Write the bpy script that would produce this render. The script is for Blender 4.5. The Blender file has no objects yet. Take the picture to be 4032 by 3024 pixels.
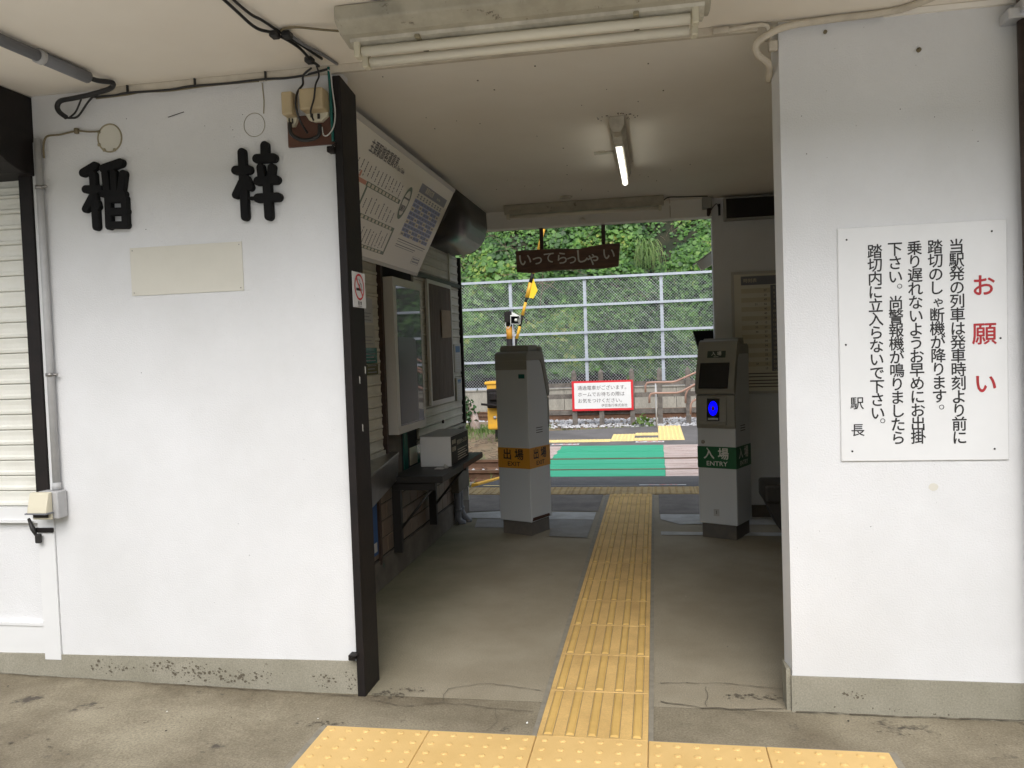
import bpy, bmesh, math, random
import numpy as np
from mathutils import Vector, Matrix, noise
rnd = random.Random(7)
C = bpy.context.scene.collection
SC = bpy.context.scene
R = math.radians

# ------------------------------------------------------------------ camera
yaw, pitch, roll = R(-9.98763), R(-2.24686), R(-1.95061)
cy, sy, cp, sp = math.cos(yaw), math.sin(yaw), math.cos(pitch), math.sin(pitch)
fwd = Vector((sy * cp, cy * cp, sp)); rt = Vector((cy, -sy, 0)); upv = rt.cross(fwd)
cr, sr = math.cos(roll), math.sin(roll)
rt2 = cr * rt + sr * upv; up2 = -sr * rt + cr * upv
cam = bpy.data.cameras.new('camera'); camo = bpy.data.objects.new('camera', cam); C.objects.link(camo)
M = Matrix(((rt2.x, up2.x, -fwd.x), (rt2.y, up2.y, -fwd.y), (rt2.z, up2.z, -fwd.z))).to_4x4()
M.translation = Vector((0.458580, -2.861095, 1.397459)); camo.matrix_world = M
cam.sensor_fit = 'HORIZONTAL'; cam.sensor_width = 36.0; cam.lens = 3209.38 / 4032 * 36.0
cam.clip_end = 500; cam.clip_start = 0.02
SC.camera = camo

# ------------------------------------------------------------------ sky, sun, exposure (overcast day)
SUN_EL, SUN_AZ = 46.0, 172.0     # azimuth: direction the light comes from, degrees from +Y clockwise
w = bpy.data.worlds.new('World'); SC.world = w; w.use_nodes = True
nt = w.node_tree; bg = nt.nodes['Background']
sky = nt.nodes.new('ShaderNodeTexSky'); sky.sky_type = 'NISHITA'; sky.sun_disc = False
sky.sun_elevation = R(SUN_EL); sky.sun_rotation = R(SUN_AZ); sky.air_density = 1.0; sky.dust_density = 3.0
hsv = nt.nodes.new('ShaderNodeHueSaturation'); hsv.inputs['Saturation'].default_value = 0.46
nt.links.new(sky.outputs[0], hsv.inputs['Color']); nt.links.new(hsv.outputs[0], bg.inputs[0])
bg.inputs[1].default_value = 0.15
sl = bpy.data.lights.new('sun', 'SUN'); sl.energy = 0.62; sl.angle = R(50); sl.color = (0.97, 0.985, 1.0)
so = bpy.data.objects.new('sun', sl); C.objects.link(so)
d = Vector((math.sin(R(SUN_AZ)) * math.cos(R(SUN_EL)), math.cos(R(SUN_AZ)) * math.cos(R(SUN_EL)), math.sin(R(SUN_EL))))
so.rotation_euler = d.to_track_quat('Z', 'Y').to_euler(); so.location = d * 30
SC.view_settings.view_transform = 'Standard'; SC.view_settings.look = 'None'
SC.view_settings.exposure = 0.9; SC.view_settings.gamma = 1
SC.render.engine = 'CYCLES'
try:
    SC.cycles.max_bounces = 10; SC.cycles.diffuse_bounces = 6; SC.cycles.use_denoising = True
    SC.cycles.caustics_reflective = False; SC.cycles.caustics_refractive = False
except Exception: pass

# ------------------------------------------------------------------ materials
def srgb(r, g, b):
    f = lambda c: ((c / 255 + .055) / 1.055) ** 2.4 if c > 10 else c / 255 / 12.92
    return (f(r), f(g), f(b), 1)
def mat(name, col, rough=.6, metal=0, var=None, vscale=3.0, vdetail=4, bump=0, bscale=60, spots=None, sscale=30, sthr=.68, emit=None, estr=1, spec=.5, stretch=None, coat=0, grain=0, gscale=260):
    """noise-varied principled surface; var = second colour; spots = speck/stain colour"""
    m = bpy.data.materials.new(name); m.use_nodes = True; n = m.node_tree.nodes; l = m.node_tree.links
    b = n['Principled BSDF']
    c = tuple(col) if len(col) == 4 else tuple(col) + (1,)
    b.inputs['Base Color'].default_value = c; b.inputs['Roughness'].default_value = rough
    b.inputs['Metallic'].default_value = metal; b.inputs['Specular IOR Level'].default_value = spec
    if coat: b.inputs['Coat Weight'].default_value = coat
    tc = n.new('ShaderNodeTexCoord'); src = tc.outputs['Object']
    mp = n.new('ShaderNodeMapping'); l.new(src, mp.inputs[0]); src = mp.outputs[0]
    if stretch: mp.inputs['Scale'].default_value = stretch
    out = None
    if var is not None:
        v = tuple(var) if len(var) == 4 else tuple(var) + (1,)
        nz = n.new('ShaderNodeTexNoise'); nz.inputs['Scale'].default_value = vscale; nz.inputs['Detail'].default_value = vdetail; nz.inputs['Roughness'].default_value = .62
        l.new(src, nz.inputs['Vector'])
        rp = n.new('ShaderNodeValToRGB'); rp.color_ramp.elements[0].position = .36; rp.color_ramp.elements[1].position = .66
        rp.color_ramp.elements[0].color = c; rp.color_ramp.elements[1].color = v
        l.new(nz.outputs['Fac'], rp.inputs[0]); out = rp.outputs[0]
    if spots is not None:
        s = tuple(spots) if len(spots) == 4 else tuple(spots) + (1,)
        nz = n.new('ShaderNodeTexNoise'); nz.inputs['Scale'].default_value = sscale; nz.inputs['Detail'].default_value = 5; nz.inputs['Roughness'].default_value = .7
        l.new(src, nz.inputs['Vector'])
        rp = n.new('ShaderNodeValToRGB'); rp.color_ramp.elements[0].position = sthr; rp.color_ramp.elements[1].position = min(1, sthr + .07)
        rp.color_ramp.elements[0].color = (0, 0, 0, 1); rp.color_ramp.elements[1].color = (1, 1, 1, 1)
        l.new(nz.outputs['Fac'], rp.inputs[0])
        mx = n.new('ShaderNodeMix'); mx.data_type = 'RGBA'; l.new(rp.outputs[0], mx.inputs[0])
        if out: l.new(out, mx.inputs[6])
        else: mx.inputs[6].default_value = c
        mx.inputs[7].default_value = s; out = mx.outputs[2]
    if grain:
        nz = n.new('ShaderNodeTexNoise'); nz.inputs['Scale'].default_value = gscale; nz.inputs['Detail'].default_value = 3; nz.inputs['Roughness'].default_value = .8
        l.new(src, nz.inputs['Vector'])
        mr = n.new('ShaderNodeMapRange'); mr.inputs[1].default_value = .3; mr.inputs[2].default_value = .7; mr.inputs[3].default_value = 1 - grain; mr.inputs[4].default_value = 1 + grain
        l.new(nz.outputs['Fac'], mr.inputs[0])
        mg = n.new('ShaderNodeMix'); mg.data_type = 'RGBA'; mg.blend_type = 'MULTIPLY'; mg.inputs[0].default_value = 1
        if out: l.new(out, mg.inputs[6])
        else: mg.inputs[6].default_value = c
        l.new(mr.outputs[0], mg.inputs[7]); out = mg.outputs[2]
    if out: l.new(out, b.inputs['Base Color'])
    if bump:
        nz = n.new('ShaderNodeTexNoise'); nz.inputs['Scale'].default_value = bscale; nz.inputs['Detail'].default_value = 4
        l.new(src, nz.inputs['Vector'])
        bp = n.new('ShaderNodeBump'); bp.inputs['Strength'].default_value = bump; bp.inputs['Distance'].default_value = .004
        l.new(nz.outputs['Fac'], bp.inputs['Height']); l.new(bp.outputs[0], b.inputs['Normal'])
    if emit is not None:
        b.inputs['Emission Color'].default_value = tuple(emit) + (1,) if len(emit) == 3 else emit; b.inputs['Emission Strength'].default_value = estr
    return m
K = {}
K['stucco'] = mat('white_stucco', (.71, .715, .72), .85, var=(.645, .648, .645), vscale=1.4, vdetail=8, bump=.42, bscale=165, spots=(.45, .44, .41), sscale=38, sthr=.80)
K['beam'] = mat('beam_paint', (.85, .83, .77), .8, var=(.80, .78, .71), vscale=2, bump=.1, bscale=90)
K['soffit'] = mat('soffit_board', (.82, .77, .68), .8, var=(.77, .715, .625), vscale=1.3, bump=.1, bscale=90, spots=(.20, .17, .13), sscale=26, sthr=.765)
K['ceil'] = mat('ceiling_board', (.82, .785, .715), .8, var=(.77, .73, .655), vscale=1.3, bump=.1, bscale=90, spots=(.20, .17, .13), sscale=26, sthr=.765)
K['cream'] = mat('cream_trim', (.60, .55, .45), .7, var=(.48, .43, .35), vscale=9, bump=.1)
K['conc'] = mat('interior_concrete', (.245, .210, .145), .85, var=(.325, .288, .21), vscale=1.6, vdetail=8, bump=.35, bscale=140, spots=(.13, .11, .085), sscale=7, sthr=.70, grain=0.28, gscale=170)
K['fore'] = mat('forecourt_concrete', (.140, .114, .073), .85, var=(.285, .25, .175), vscale=1.9, vdetail=9, bump=.5, bscale=110, spots=(.075, .062, .046), sscale=5, sthr=.62, grain=0.34, gscale=120)
K['patch'] = mat('light_cement', (.50, .505, .48), .85, var=(.38, .375, .345), vscale=6, bump=.3, bscale=120, grain=0.2, gscale=140)
K['patch2'] = mat('grey_cement', (.27, .265, .245), .85, var=(.22, .21, .19), vscale=6, bump=.3, bscale=120, grain=0.22, gscale=140)
K['old'] = mat('old_concrete', (.20, .18, .155), .9, var=(.13, .115, .10), vscale=5, vdetail=8, bump=.5, bscale=90, grain=0.3, gscale=120)
K['plinth'] = mat('plinth_concrete', (.245, .230, .175), .85, var=(.305, .285, .225), vscale=3, bump=.25, bscale=120, spots=(.10, .085, .055), sscale=14, sthr=.655, grain=0.22, gscale=150)
K['asph'] = mat('asphalt', (.062, .062, .064), .85, var=(.095, .094, .094), vscale=5, vdetail=9, bump=.6, bscale=220, grain=0.35, gscale=120)
K['asph2'] = mat('pale_asphalt', (.115, .110, .105), .85, var=(.17, .16, .155), vscale=1.6, vdetail=9, bump=.6, bscale=160, grain=0.3, gscale=90)
K['grout'] = mat('cement_grout', (.27, .245, .19), .85, var=(.20, .18, .14), vscale=18)
K['yelbar'] = mat('yellow_tactile_bar', (.66, .43, .135), .6, var=(.56, .36, .11), vscale=8)
K['yeldirt'] = mat('tactile_groove_dirt', (.27, .19, .09), .9, var=(.36, .26, .12), vscale=60)
K['yel'] = mat('yellow_tactile', (.70, .475, .19), .7, var=(.64, .425, .16), vscale=5, vdetail=7, bump=.15, bscale=160, spots=(.42, .28, .11), sscale=32, sthr=.72)
K['yelst'] = mat('worn_guide_tactile', (.68, .45, .165), .7, var=(.50, .32, .115), vscale=4, vdetail=8, bump=.2, bscale=160, spots=(.30, .20, .09), sscale=24, sthr=.68, grain=0.14, gscale=160)
K['yel2'] = mat('worn_yellow_tactile', (.47, .34, .15), .75, var=(.33, .24, .12), vscale=6, vdetail=8, bump=.2, spots=(.17, .13, .08), sscale=20, sthr=.66, grain=0.25, gscale=90)
K['yelpaint'] = mat('yellow_paint', (.78, .42, .03), .5, var=(.66, .36, .05), vscale=12)
K['flag'] = mat('yellow_flag', (.85, .58, .02), .6)
K['lemon'] = mat('pale_yellow_tactile', (.86, .68, .30), .6, var=(.80, .62, .26), vscale=9)
K['green'] = mat('green_paint', (.035, .36, .20), .7, var=(.055, .41, .25), vscale=5, vdetail=8, bump=.4, spots=(.03, .22, .14), sscale=11, sthr=.70, stretch=(.35, 3, 1))
K['plank'] = mat('weathered_plank', (.58, .48, .44), .85, var=(.36, .26, .22), vscale=4, vdetail=8, bump=.4, spots=(.62, .57, .55), sscale=9, sthr=.56, stretch=(.5, 6, 1), grain=0.25, gscale=60)
K['rust'] = mat('rail_rust', (.115, .06, .035), .75, var=(.18, .10, .06), vscale=7, bump=.3, metal=.2)
K['railtop'] = mat('rail_head', (.26, .18, .13), .45, metal=.6)
K['black'] = mat('black_paint', (.010, .0085, .008), .55, spec=.25, var=(.016, .012, .011), vscale=8, bump=.15, bscale=40)
K['blackm'] = mat('black_matte', (.006, .006, .007), .75, spec=.2, var=(.010, .010, .010), vscale=9)
K['dark'] = mat('dark_recess', (.02, .02, .02), .9)
K['crack'] = mat('crack_dirt', (.115, .098, .070), .95)
K['gap'] = mat('dark_joint', (.035, .03, .025), .95)
K['shutw'] = mat('white_shutter', (.74, .735, .67), .5, var=(.70, .69, .62), vscale=7, bump=.35, bscale=120)
K['shut'] = mat('cream_shutter', (.56, .54, .45), .5, var=(.48, .46, .38), vscale=7, bump=.35, bscale=120)
K['hood'] = mat('dark_hood_metal', (.045, .042, .038), .36, metal=.5, var=(.055, .05, .046), vscale=5)
K['pvc'] = mat('grey_pvc', (.46, .46, .46), .5, var=(.38, .38, .38), vscale=9)
K['pvcd'] = mat('dark_grey_pvc', (.16, .165, .18), .45)
K['cable'] = mat('black_cable', (.012, .012, .012), .5)
K['cablew'] = mat('white_cable', (.55, .55, .52), .5)
K['cabley'] = mat('khaki_cable', (.17, .14, .08), .6)
K['steel'] = mat('galvanised_steel', (.42, .46, .52), .45, metal=.35, var=(.50, .54, .60), vscale=8)
K['wire'] = mat('chain_wire', (.52, .54, .55), .5, metal=.2)
K['stain'] = mat('stainless', (.36, .35, .33), .28, metal=.9, var=(.26, .25, .24), vscale=6)
K['alum'] = mat('white_aluminium', (.50, .48, .44), .4)
K['gatelo'] = mat('gate_steel', (.60, .63, .655), .5, metal=.1, bump=.05, bscale=300)
K['gatetop'] = mat('gate_plastic', (.30, .298, .27), .5)
K['gatebase'] = mat('gate_plinth', (.10, .095, .085), .6, var=(.14, .12, .10), vscale=12)
K['glassblk'] = mat('black_glass', (.006, .006, .008), .12, spec=.5)
K['orange'] = mat('orange_band', (.62, .28, .03), .5)
K['plateg'] = mat('dark_label_plate', (.03, .055, .04), .4)
K['greenband'] = mat('green_band', (.012, .115, .045), .45)
K['ink'] = mat('black_ink', (.015, .014, .013), .6)
K['redink'] = mat('red_ink', (.42, .02, .03), .6, var=(.33, .02, .02), vscale=30)
K['white'] = mat('white_plate', (.72, .725, .72), .55, var=(.69, .695, .69), vscale=4)
K['whitel'] = mat('white_lettering', (.72, .72, .68), .6)
K['red'] = mat('red_paint', (.62, .02, .03), .5)
K['panel'] = mat('faded_cream_plate', (.64, .62, .545), .6, var=(.61, .59, .515), vscale=5)
K['lampdirt'] = mat('grimy_lamp_housing', (.44, .41, .325), .5, var=(.34, .315, .245), vscale=10, spots=(.12, .10, .07), sscale=18, sthr=.62)
K['lampbody'] = mat('aged_lamp_enamel', (.60, .57, .48), .5, var=(.40, .37, .30), vscale=10, spots=(.18, .15, .11), sscale=22, sthr=.66)
K['tube'] = mat('fluorescent_tube', (.74, .70, .58), .3)
K['lit'] = mat('lit_tube', (1, 1, .95), .3, emit=(1.0, .97, .86), estr=1.25)
K['signwood'] = mat('sign_board_wood', (.19, .105, .070), .6, var=(.10, .055, .037), vscale=6, vdetail=8, stretch=(1, 1, 8), bump=.4)
K['brown'] = mat('dark_brown_wood', (.055, .032, .022), .55, var=(.035, .02, .014), vscale=5, stretch=(1, 1, 6), bump=.3)
K['brownb'] = mat('red_brown_board', (.11, .045, .025), .6, var=(.08, .03, .02), vscale=7)
K['oldwood'] = mat('weathered_board', (.12, .085, .06), .75, var=(.065, .045, .032), vscale=7, vdetail=9, stretch=(1, 5, .6), bump=.3)
K['beige'] = mat('beige_plastic', (.50, .40, .24), .5, var=(.45, .36, .22), vscale=8)
K['boxcream'] = mat('cream_plastic', (.62, .575, .44), .45)
K['paper'] = mat('aged_paper', (.33, .25, .17), .8, var=(.28, .21, .14), vscale=14)
K['paperw'] = mat('notice_paper', (.42, .41, .36), .7)
K['blue'] = mat('blue_print', (.07, .16, .28), .6)
K['bluesign'] = mat('blue_board', (.01, .07, .22), .5)
K['navy_shape'] = mat('flat_navy', (.018, .018, .035), .3)
K['glass'] = mat('case_glass', (.02, .02, .025), .03, spec=.8)
K['tilewall'] = mat('brown_wall_tile', (.19, .14, .10), .5, var=(.15, .11, .08), vscale=5, bump=.1)
K['grime'] = mat('grimy_concrete', (.15, .13, .105), .85, var=(.10, .085, .065), vscale=5, spots=(.05, .09, .07), sscale=5, sthr=.63, bump=.3)
K['darkmetal'] = mat('dark_angle_iron', (.03, .028, .026), .5, metal=.4)
K['board'] = mat('fare_board_sheet', (.72, .68, .57), .28, coat=.3)
K['ftext'] = mat('fare_board_print', (.10, .09, .085), .4)
K['folive'] = mat('fare_board_olive', (.10, .14, .075), .35)
K['fblue'] = mat('fare_board_blue', (.20, .25, .46), .35)
K['fgrey'] = mat('fare_board_grey', (.17, .17, .19), .35)
K['fcell'] = mat('fare_board_cell', (.60, .54, .40), .35)
K['forange'] = mat('fare_board_orange', (.55, .22, .12), .35)
K['teal'] = mat('teal_glass', (.02, .13, .11), .2)
K['rcwall'] = mat('retaining_wall_concrete', (.34, .32, .27), .9, var=(.25, .235, .20), vscale=2.5, vdetail=9, bump=.3, spots=(.13, .12, .10), sscale=4, sthr=.64, stretch=(2.2, 1, .5), grain=0.22, gscale=25)
K['post'] = mat('weathered_concrete_post', (.18, .16, .14), .9, var=(.10, .09, .08), vscale=9, bump=.5, bscale=70, spots=(.30, .24, .14), sscale=12, sthr=.68, grain=0.3, gscale=60)
K['hand'] = mat('brown_handrail', (.36, .22, .17), .4, metal=.1)
K['soil'] = mat('dry_soil', (.24, .17, .105), .95, var=(.16, .13, .08), vscale=4, vdetail=9, bump=.6, bscale=20, spots=(.09, .14, .04), sscale=3, sthr=.58)
K['ballast'] = mat('ballast_stone', (.55, .55, .55), .85, var=(.30, .30, .31), vscale=9)
K['hill'] = mat('hillside_earth', (.014, .02, .008), .95, var=(.03, .03, .014), vscale=3)
K['bounce'] = mat('pale_bounce_paving', (.56, .54, .50), .85, var=(.49, .47, .43), vscale=1.2, vdetail=8, bump=.3)
K['skyblock'] = mat('sky_block_green', (.035, .055, .022), .95, var=(.06, .085, .03), vscale=.5)
K['bark'] = mat('bare_branch', (.16, .12, .085), .9)
K['hornp'] = mat('horn_speaker_plastic', (.62, .62, .56), .5)
K['silver'] = mat('silver_clamp', (.55, .56, .58), .3, metal=.6)
K['bluelit'] = mat('reader_glow', (0, 0, .6), .4, emit=(0.0, 0.0, 1.0), estr=1.0)
K['sensor'] = mat('reader_centre', (.30, .10, .07), .4)
K['bench'] = mat('dark_bench', (.035, .033, .03), .45, var=(.05, .045, .04), vscale=6)
K['ringmark'] = mat('aged_seal', (.34, .30, .20), .7, var=(.26, .23, .15), vscale=12)
K['moss'] = mat('moss_film', (.09, .10, .045), .9, var=(.12, .11, .06), vscale=9)

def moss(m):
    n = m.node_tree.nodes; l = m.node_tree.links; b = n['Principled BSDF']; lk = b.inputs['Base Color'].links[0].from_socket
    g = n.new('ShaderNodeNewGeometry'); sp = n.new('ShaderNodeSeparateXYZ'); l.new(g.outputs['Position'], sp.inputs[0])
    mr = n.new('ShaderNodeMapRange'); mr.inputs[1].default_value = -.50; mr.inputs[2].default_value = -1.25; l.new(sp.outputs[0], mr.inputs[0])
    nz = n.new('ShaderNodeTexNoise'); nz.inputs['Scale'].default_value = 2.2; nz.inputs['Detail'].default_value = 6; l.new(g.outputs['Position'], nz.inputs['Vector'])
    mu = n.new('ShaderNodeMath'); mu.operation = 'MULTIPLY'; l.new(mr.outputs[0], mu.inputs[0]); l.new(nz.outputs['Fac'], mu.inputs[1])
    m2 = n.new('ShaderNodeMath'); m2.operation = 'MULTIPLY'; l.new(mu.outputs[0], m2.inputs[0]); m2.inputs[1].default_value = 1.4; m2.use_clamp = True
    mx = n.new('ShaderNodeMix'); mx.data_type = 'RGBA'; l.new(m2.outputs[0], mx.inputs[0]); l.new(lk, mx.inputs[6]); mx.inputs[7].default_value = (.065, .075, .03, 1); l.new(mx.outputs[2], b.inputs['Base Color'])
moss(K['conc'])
def leafmat(name, stops, trans=.25, rough=.5):
    m = bpy.data.materials.new(name); m.use_nodes = True; n = m.node_tree.nodes; l = m.node_tree.links; b = n['Principled BSDF']
    g = n.new('ShaderNodeNewGeometry'); rp = n.new('ShaderNodeValToRGB'); e = rp.color_ramp.elements
    for i, (p, c) in enumerate(stops):
        if i < 2: e[i].position = p; e[i].color = c + (1,)
        else: x = e.new(p); x.color = c + (1,)
    tc = n.new('ShaderNodeTexCoord'); nz = n.new('ShaderNodeTexNoise'); nz.inputs['Scale'].default_value = .8; nz.inputs['Detail'].default_value = 3
    l.new(tc.outputs['Object'], nz.inputs['Vector'])
    a = n.new('ShaderNodeMath'); a.operation = 'MULTIPLY_ADD'; l.new(nz.outputs['Fac'], a.inputs[0]); a.inputs[1].default_value = 1.5
    s = n.new('ShaderNodeMath'); s.operation = 'MULTIPLY_ADD'; l.new(g.outputs['Random Per Island'], s.inputs[0]); s.inputs[1].default_value = .62; s.inputs[2].default_value = -.56
    l.new(s.outputs[0], a.inputs[2]); l.new(a.outputs[0], rp.inputs[0]); l.new(rp.outputs[0], b.inputs['Base Color'])
    b.inputs['Roughness'].default_value = rough
    tr = n.new('ShaderNodeBsdfTranslucent'); l.new(rp.outputs[0], tr.inputs[0]); mx = n.new('ShaderNodeMixShader'); mx.inputs[0].default_value = trans
    l.new(b.outputs[0], mx.inputs[1]); l.new(tr.outputs[0], mx.inputs[2]); l.new(mx.outputs[0], n['Material Output'].inputs[0])
    return m
K['leaf'] = leafmat('kudzu_leaf', [(0, (.010, .028, .008)), (.26, (.035, .092, .022)), (.58, (.085, .20, .04)), (.88, (.15, .30, .055)), (1, (.27, .33, .06))])
K['grass'] = leafmat('short_grass', [(0, (.06, .12, .02)), (.5, (.12, .22, .04)), (1, (.26, .32, .10))])
K['leafd'] = leafmat('glossy_leaf', [(0, (.015, .045, .012)), (1, (.05, .14, .03))])

# ------------------------------------------------------------------ helpers
def tag(o, label=None, cat=None, group=None, kind=None):
    if label: o['label'] = label
    if cat: o['category'] = cat
    if group: o['group'] = group
    if kind: o['kind'] = kind
    return o
def thing(name, label, cat, loc=(0, 0, 0), rz=0, group=None):
    o = bpy.data.objects.new(name, None); C.objects.link(o); o.empty_display_size = .1
    o.location = loc; o.rotation_euler = (0, 0, rz)
    return tag(o, label, cat, group)
def wloc(o):
    v = Vector((0, 0, 0))
    while o is not None: v += o.location; o = o.parent
    return v
class MB:
    """collects shapes, world coordinates by default"""
    def __init__(s): s.v = []; s.f = []; s.mi = []; s.cur = 0; s.sm = []; s.smooth = False
    def add(s, vs, fs):
        b = len(s.v); s.v += [tuple(x) for x in vs]; s.f += [tuple(i + b for i in f) for f in fs]
        s.mi += [s.cur] * len(fs); s.sm += [s.smooth] * len(fs); return s
    def box(s, x0, y0, z0, x1, y1, z1):
        return s.add([(x0, y0, z0), (x1, y0, z0), (x1, y1, z0), (x0, y1, z0), (x0, y0, z1), (x1, y0, z1), (x1, y1, z1), (x0, y1, z1)],
                     [(0, 3, 2, 1), (4, 5, 6, 7), (0, 1, 5, 4), (1, 2, 6, 5), (2, 3, 7, 6), (3, 0, 4, 7)])
    def bbox(s, x0, y0, z0, x1, y1, z1, r=.01, seg=2):
        bm = bmesh.new(); bmesh.ops.create_cube(bm, size=1)
        for v in bm.verts: v.co = Vector(((x0 + x1) / 2 + v.co.x * (x1 - x0), (y0 + y1) / 2 + v.co.y * (y1 - y0), (z0 + z1) / 2 + v.co.z * (z1 - z0)))
        bmesh.ops.bevel(bm, geom=bm.edges[:] , offset=r, segments=seg, affect='EDGES', profile=.5)
        return s.frombm(bm)
    def frombm(s, bm):
        bm.verts.index_update(); s.add([v.co[:] for v in bm.verts], [[v.index for v in f.verts] for f in bm.faces]); bm.free(); return s
    def prism(s, poly, a0, a1, axis='y'):
        """poly of 2D points extruded along axis; (x,z) for y, (y,z) for x, (x,y) for z"""
        def P(p, a): return {'y': (p[0], a, p[1]), 'x': (a, p[0], p[1]), 'z': (p[0], p[1], a)}[axis]
        n = len(poly); vs = [P(p, a0) for p in poly] + [P(p, a1) for p in poly]
        fs = [(i, (i + 1) % n, n + (i + 1) % n, n + i) for i in range(n)] + [tuple(range(n - 1, -1, -1)), tuple(range(n, 2 * n))]
        return s.add(vs, fs)
    def quad(s, a, b, c, d): return s.add([a, b, c, d], [(0, 1, 2, 3)])
    def tube(s, pts, r, seg=8, cap=True):
        pts = [Vector(p) for p in pts]; rs = r if isinstance(r, (list, tuple)) else [r] * len(pts)
        vs = []; fs = []; prev = None
        for i, p in enumerate(pts):
            t = (pts[min(i + 1, len(pts) - 1)] - pts[max(i - 1, 0)]).normalized()
            if prev is None:
                u = t.orthogonal().normalized()
            else:
                u = (prev - t * prev.dot(t)); u = u.normalized() if u.length > 1e-6 else t.orthogonal().normalized()
            prev = u; v = t.cross(u)
            for k in range(seg):
                a = 2 * math.pi * k / seg; vs.append(p + (u * math.cos(a) + v * math.sin(a)) * rs[i])
        for i in range(len(pts) - 1):
            for k in range(seg): fs.append((i * seg + k, i * seg + (k + 1) % seg, (i + 1) * seg + (k + 1) % seg, (i + 1) * seg + k))
        if cap: fs.append(tuple(range(seg - 1, -1, -1))); fs.append(tuple(range((len(pts) - 1) * seg, len(pts) * seg)))
        o = s.smooth; s.smooth = seg > 5; s.add(vs, fs); s.smooth = o; return s
    def build(s, name, m, parent=None, local=False, bevel=0):
        me = bpy.data.meshes.new(name); me.from_pydata(s.v, [], s.f)
        ms = m if isinstance(m, (list, tuple)) else [m]
        for x in ms: me.materials.append(K[x] if isinstance(x, str) else x)
        me.polygons.foreach_set('material_index', s.mi); me.polygons.foreach_set('use_smooth', s.sm)
        o = bpy.data.objects.new(name, me); C.objects.link(o)
        if parent is not None:
            o.parent = parent
            if not local: me.transform(Matrix.Translation(-wloc(parent)))
        else:
            a = np.array(s.v); c = Vector(((a[:, 0].min() + a[:, 0].max()) / 2, (a[:, 1].min() + a[:, 1].max()) / 2, a[:, 2].min()))
            me.transform(Matrix.Translation(-c)); o.location = c
        if bevel:
            bv = o.modifiers.new('bevel', 'BEVEL'); bv.width = bevel; bv.segments = 2; bv.limit_method = 'ANGLE'; bv.angle_limit = R(40)
        me.update(); return o
def build_each(mb, name, m, parent, local=False, bevel=0):
    par = list(range(len(mb.v)))
    def fd(i):
        while par[i] != i: par[i] = par[par[i]]; i = par[i]
        return i
    for f in mb.f:
        for j in f[1:]: par[fd(j)] = fd(f[0])
    gr = {}
    for k, f in enumerate(mb.f): gr.setdefault(fd(f[0]), []).append(k)
    for ks in gr.values():
        n = MB(); ids = sorted({i for k in ks for i in mb.f[k]}); mp = {i: q for q, i in enumerate(ids)}
        n.v = [mb.v[i] for i in ids]; n.f = [tuple(mp[i] for i in mb.f[k]) for k in ks]; n.mi = [mb.mi[k] for k in ks]; n.sm = [mb.sm[k] for k in ks]
        o = n.build(name, m, parent, local=local, bevel=bevel)
    return o
def struct(mb, name, m, **k): return tag(mb.build(name, m, **k), kind='structure')
def smooth_path(pts, n=8):
    P = [Vector(p) for p in pts]; out = []
    for i in range(len(P) - 1):
        a = P[max(i - 1, 0)]; b = P[i]; c = P[i + 1]; d_ = P[min(i + 2, len(P) - 1)]
        for k in range(n):
            t = k / n; out.append(.5 * ((2 * b) + (c - a) * t + (2 * a - 5 * b + 4 * c - d_) * t * t + (3 * b - a - 3 * c + d_) * t ** 3))
    out.append(P[-1]); return out
# text: items (string, u, v, size, align, bold, xscale, rot); laid on the frame origin + u*U + v*V, lifted along N
def text(name, items, origin, U, V, m, parent=None, lift=.0006, local=False):
    U = Vector(U).normalized(); V = Vector(V).normalized(); N = U.cross(V); O = Vector(origin)
    obs = []
    for it in items:
        s_, u, v, size = it[:4]; al = it[4] if len(it) > 4 else 'CENTER'; bold = it[5] if len(it) > 5 else 0; xs = it[6] if len(it) > 6 else 1; ro = it[7] if len(it) > 7 else 0
        cu = bpy.data.curves.new('tmp', 'FONT'); cu.body = s_; cu.size = size; cu.align_x = al; cu.align_y = 'CENTER'; cu.resolution_u = 3; cu.space_character = 1.0
        ob = bpy.data.objects.new('tmp', cu); C.objects.link(ob); obs.append((ob, cu, u, v, xs, ro, bold * size))
    dg = bpy.context.evaluated_depsgraph_get(); dg.update()
    mb = MB()
    for ob, cu, u, v, xs, ro, bd in obs:
        me = bpy.data.meshes.new_from_object(ob.evaluated_get(dg)); co, si = math.cos(ro), math.sin(ro)
        fs = [tuple(p.vertices) for p in me.polygons]
        for k, (ox, oy) in enumerate(((0, 0), (-1, 0), (1, 0), (0, 1), (0, -1)) if bd else ((0, 0),)):
            vs = []
            for q in me.vertices:
                x, y = q.co.x * xs, q.co.y; x, y = x * co - y * si, x * si + y * co
                vs.append(O + U * (u + x + ox * bd) + V * (v + y + oy * bd) + N * (lift + .00012 * k))
            mb.add(vs, fs)
        bpy.data.meshes.remove(me); bpy.data.objects.remove(ob); bpy.data.curves.remove(cu)
    return mb.build(name, m, parent, local=local)
def plate(mb, O, U, V, u0, v0, u1, v1, t=.0008, lift=0):
    """thin flat slab on a frame"""
    U = Vector(U).normalized(); V = Vector(V).normalized(); N = U.cross(V); O = Vector(O)
    vs = [O + U * a + V * b + N * c for c in (lift, lift + t) for a, b in ((u0, v0), (u1, v0), (u1, v1), (u0, v1))]
    return mb.add(vs, [(0, 3, 2, 1), (4, 5, 6, 7), (0, 1, 5, 4), (1, 2, 6, 5), (2, 3, 7, 6), (3, 0, 4, 7)])

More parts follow.
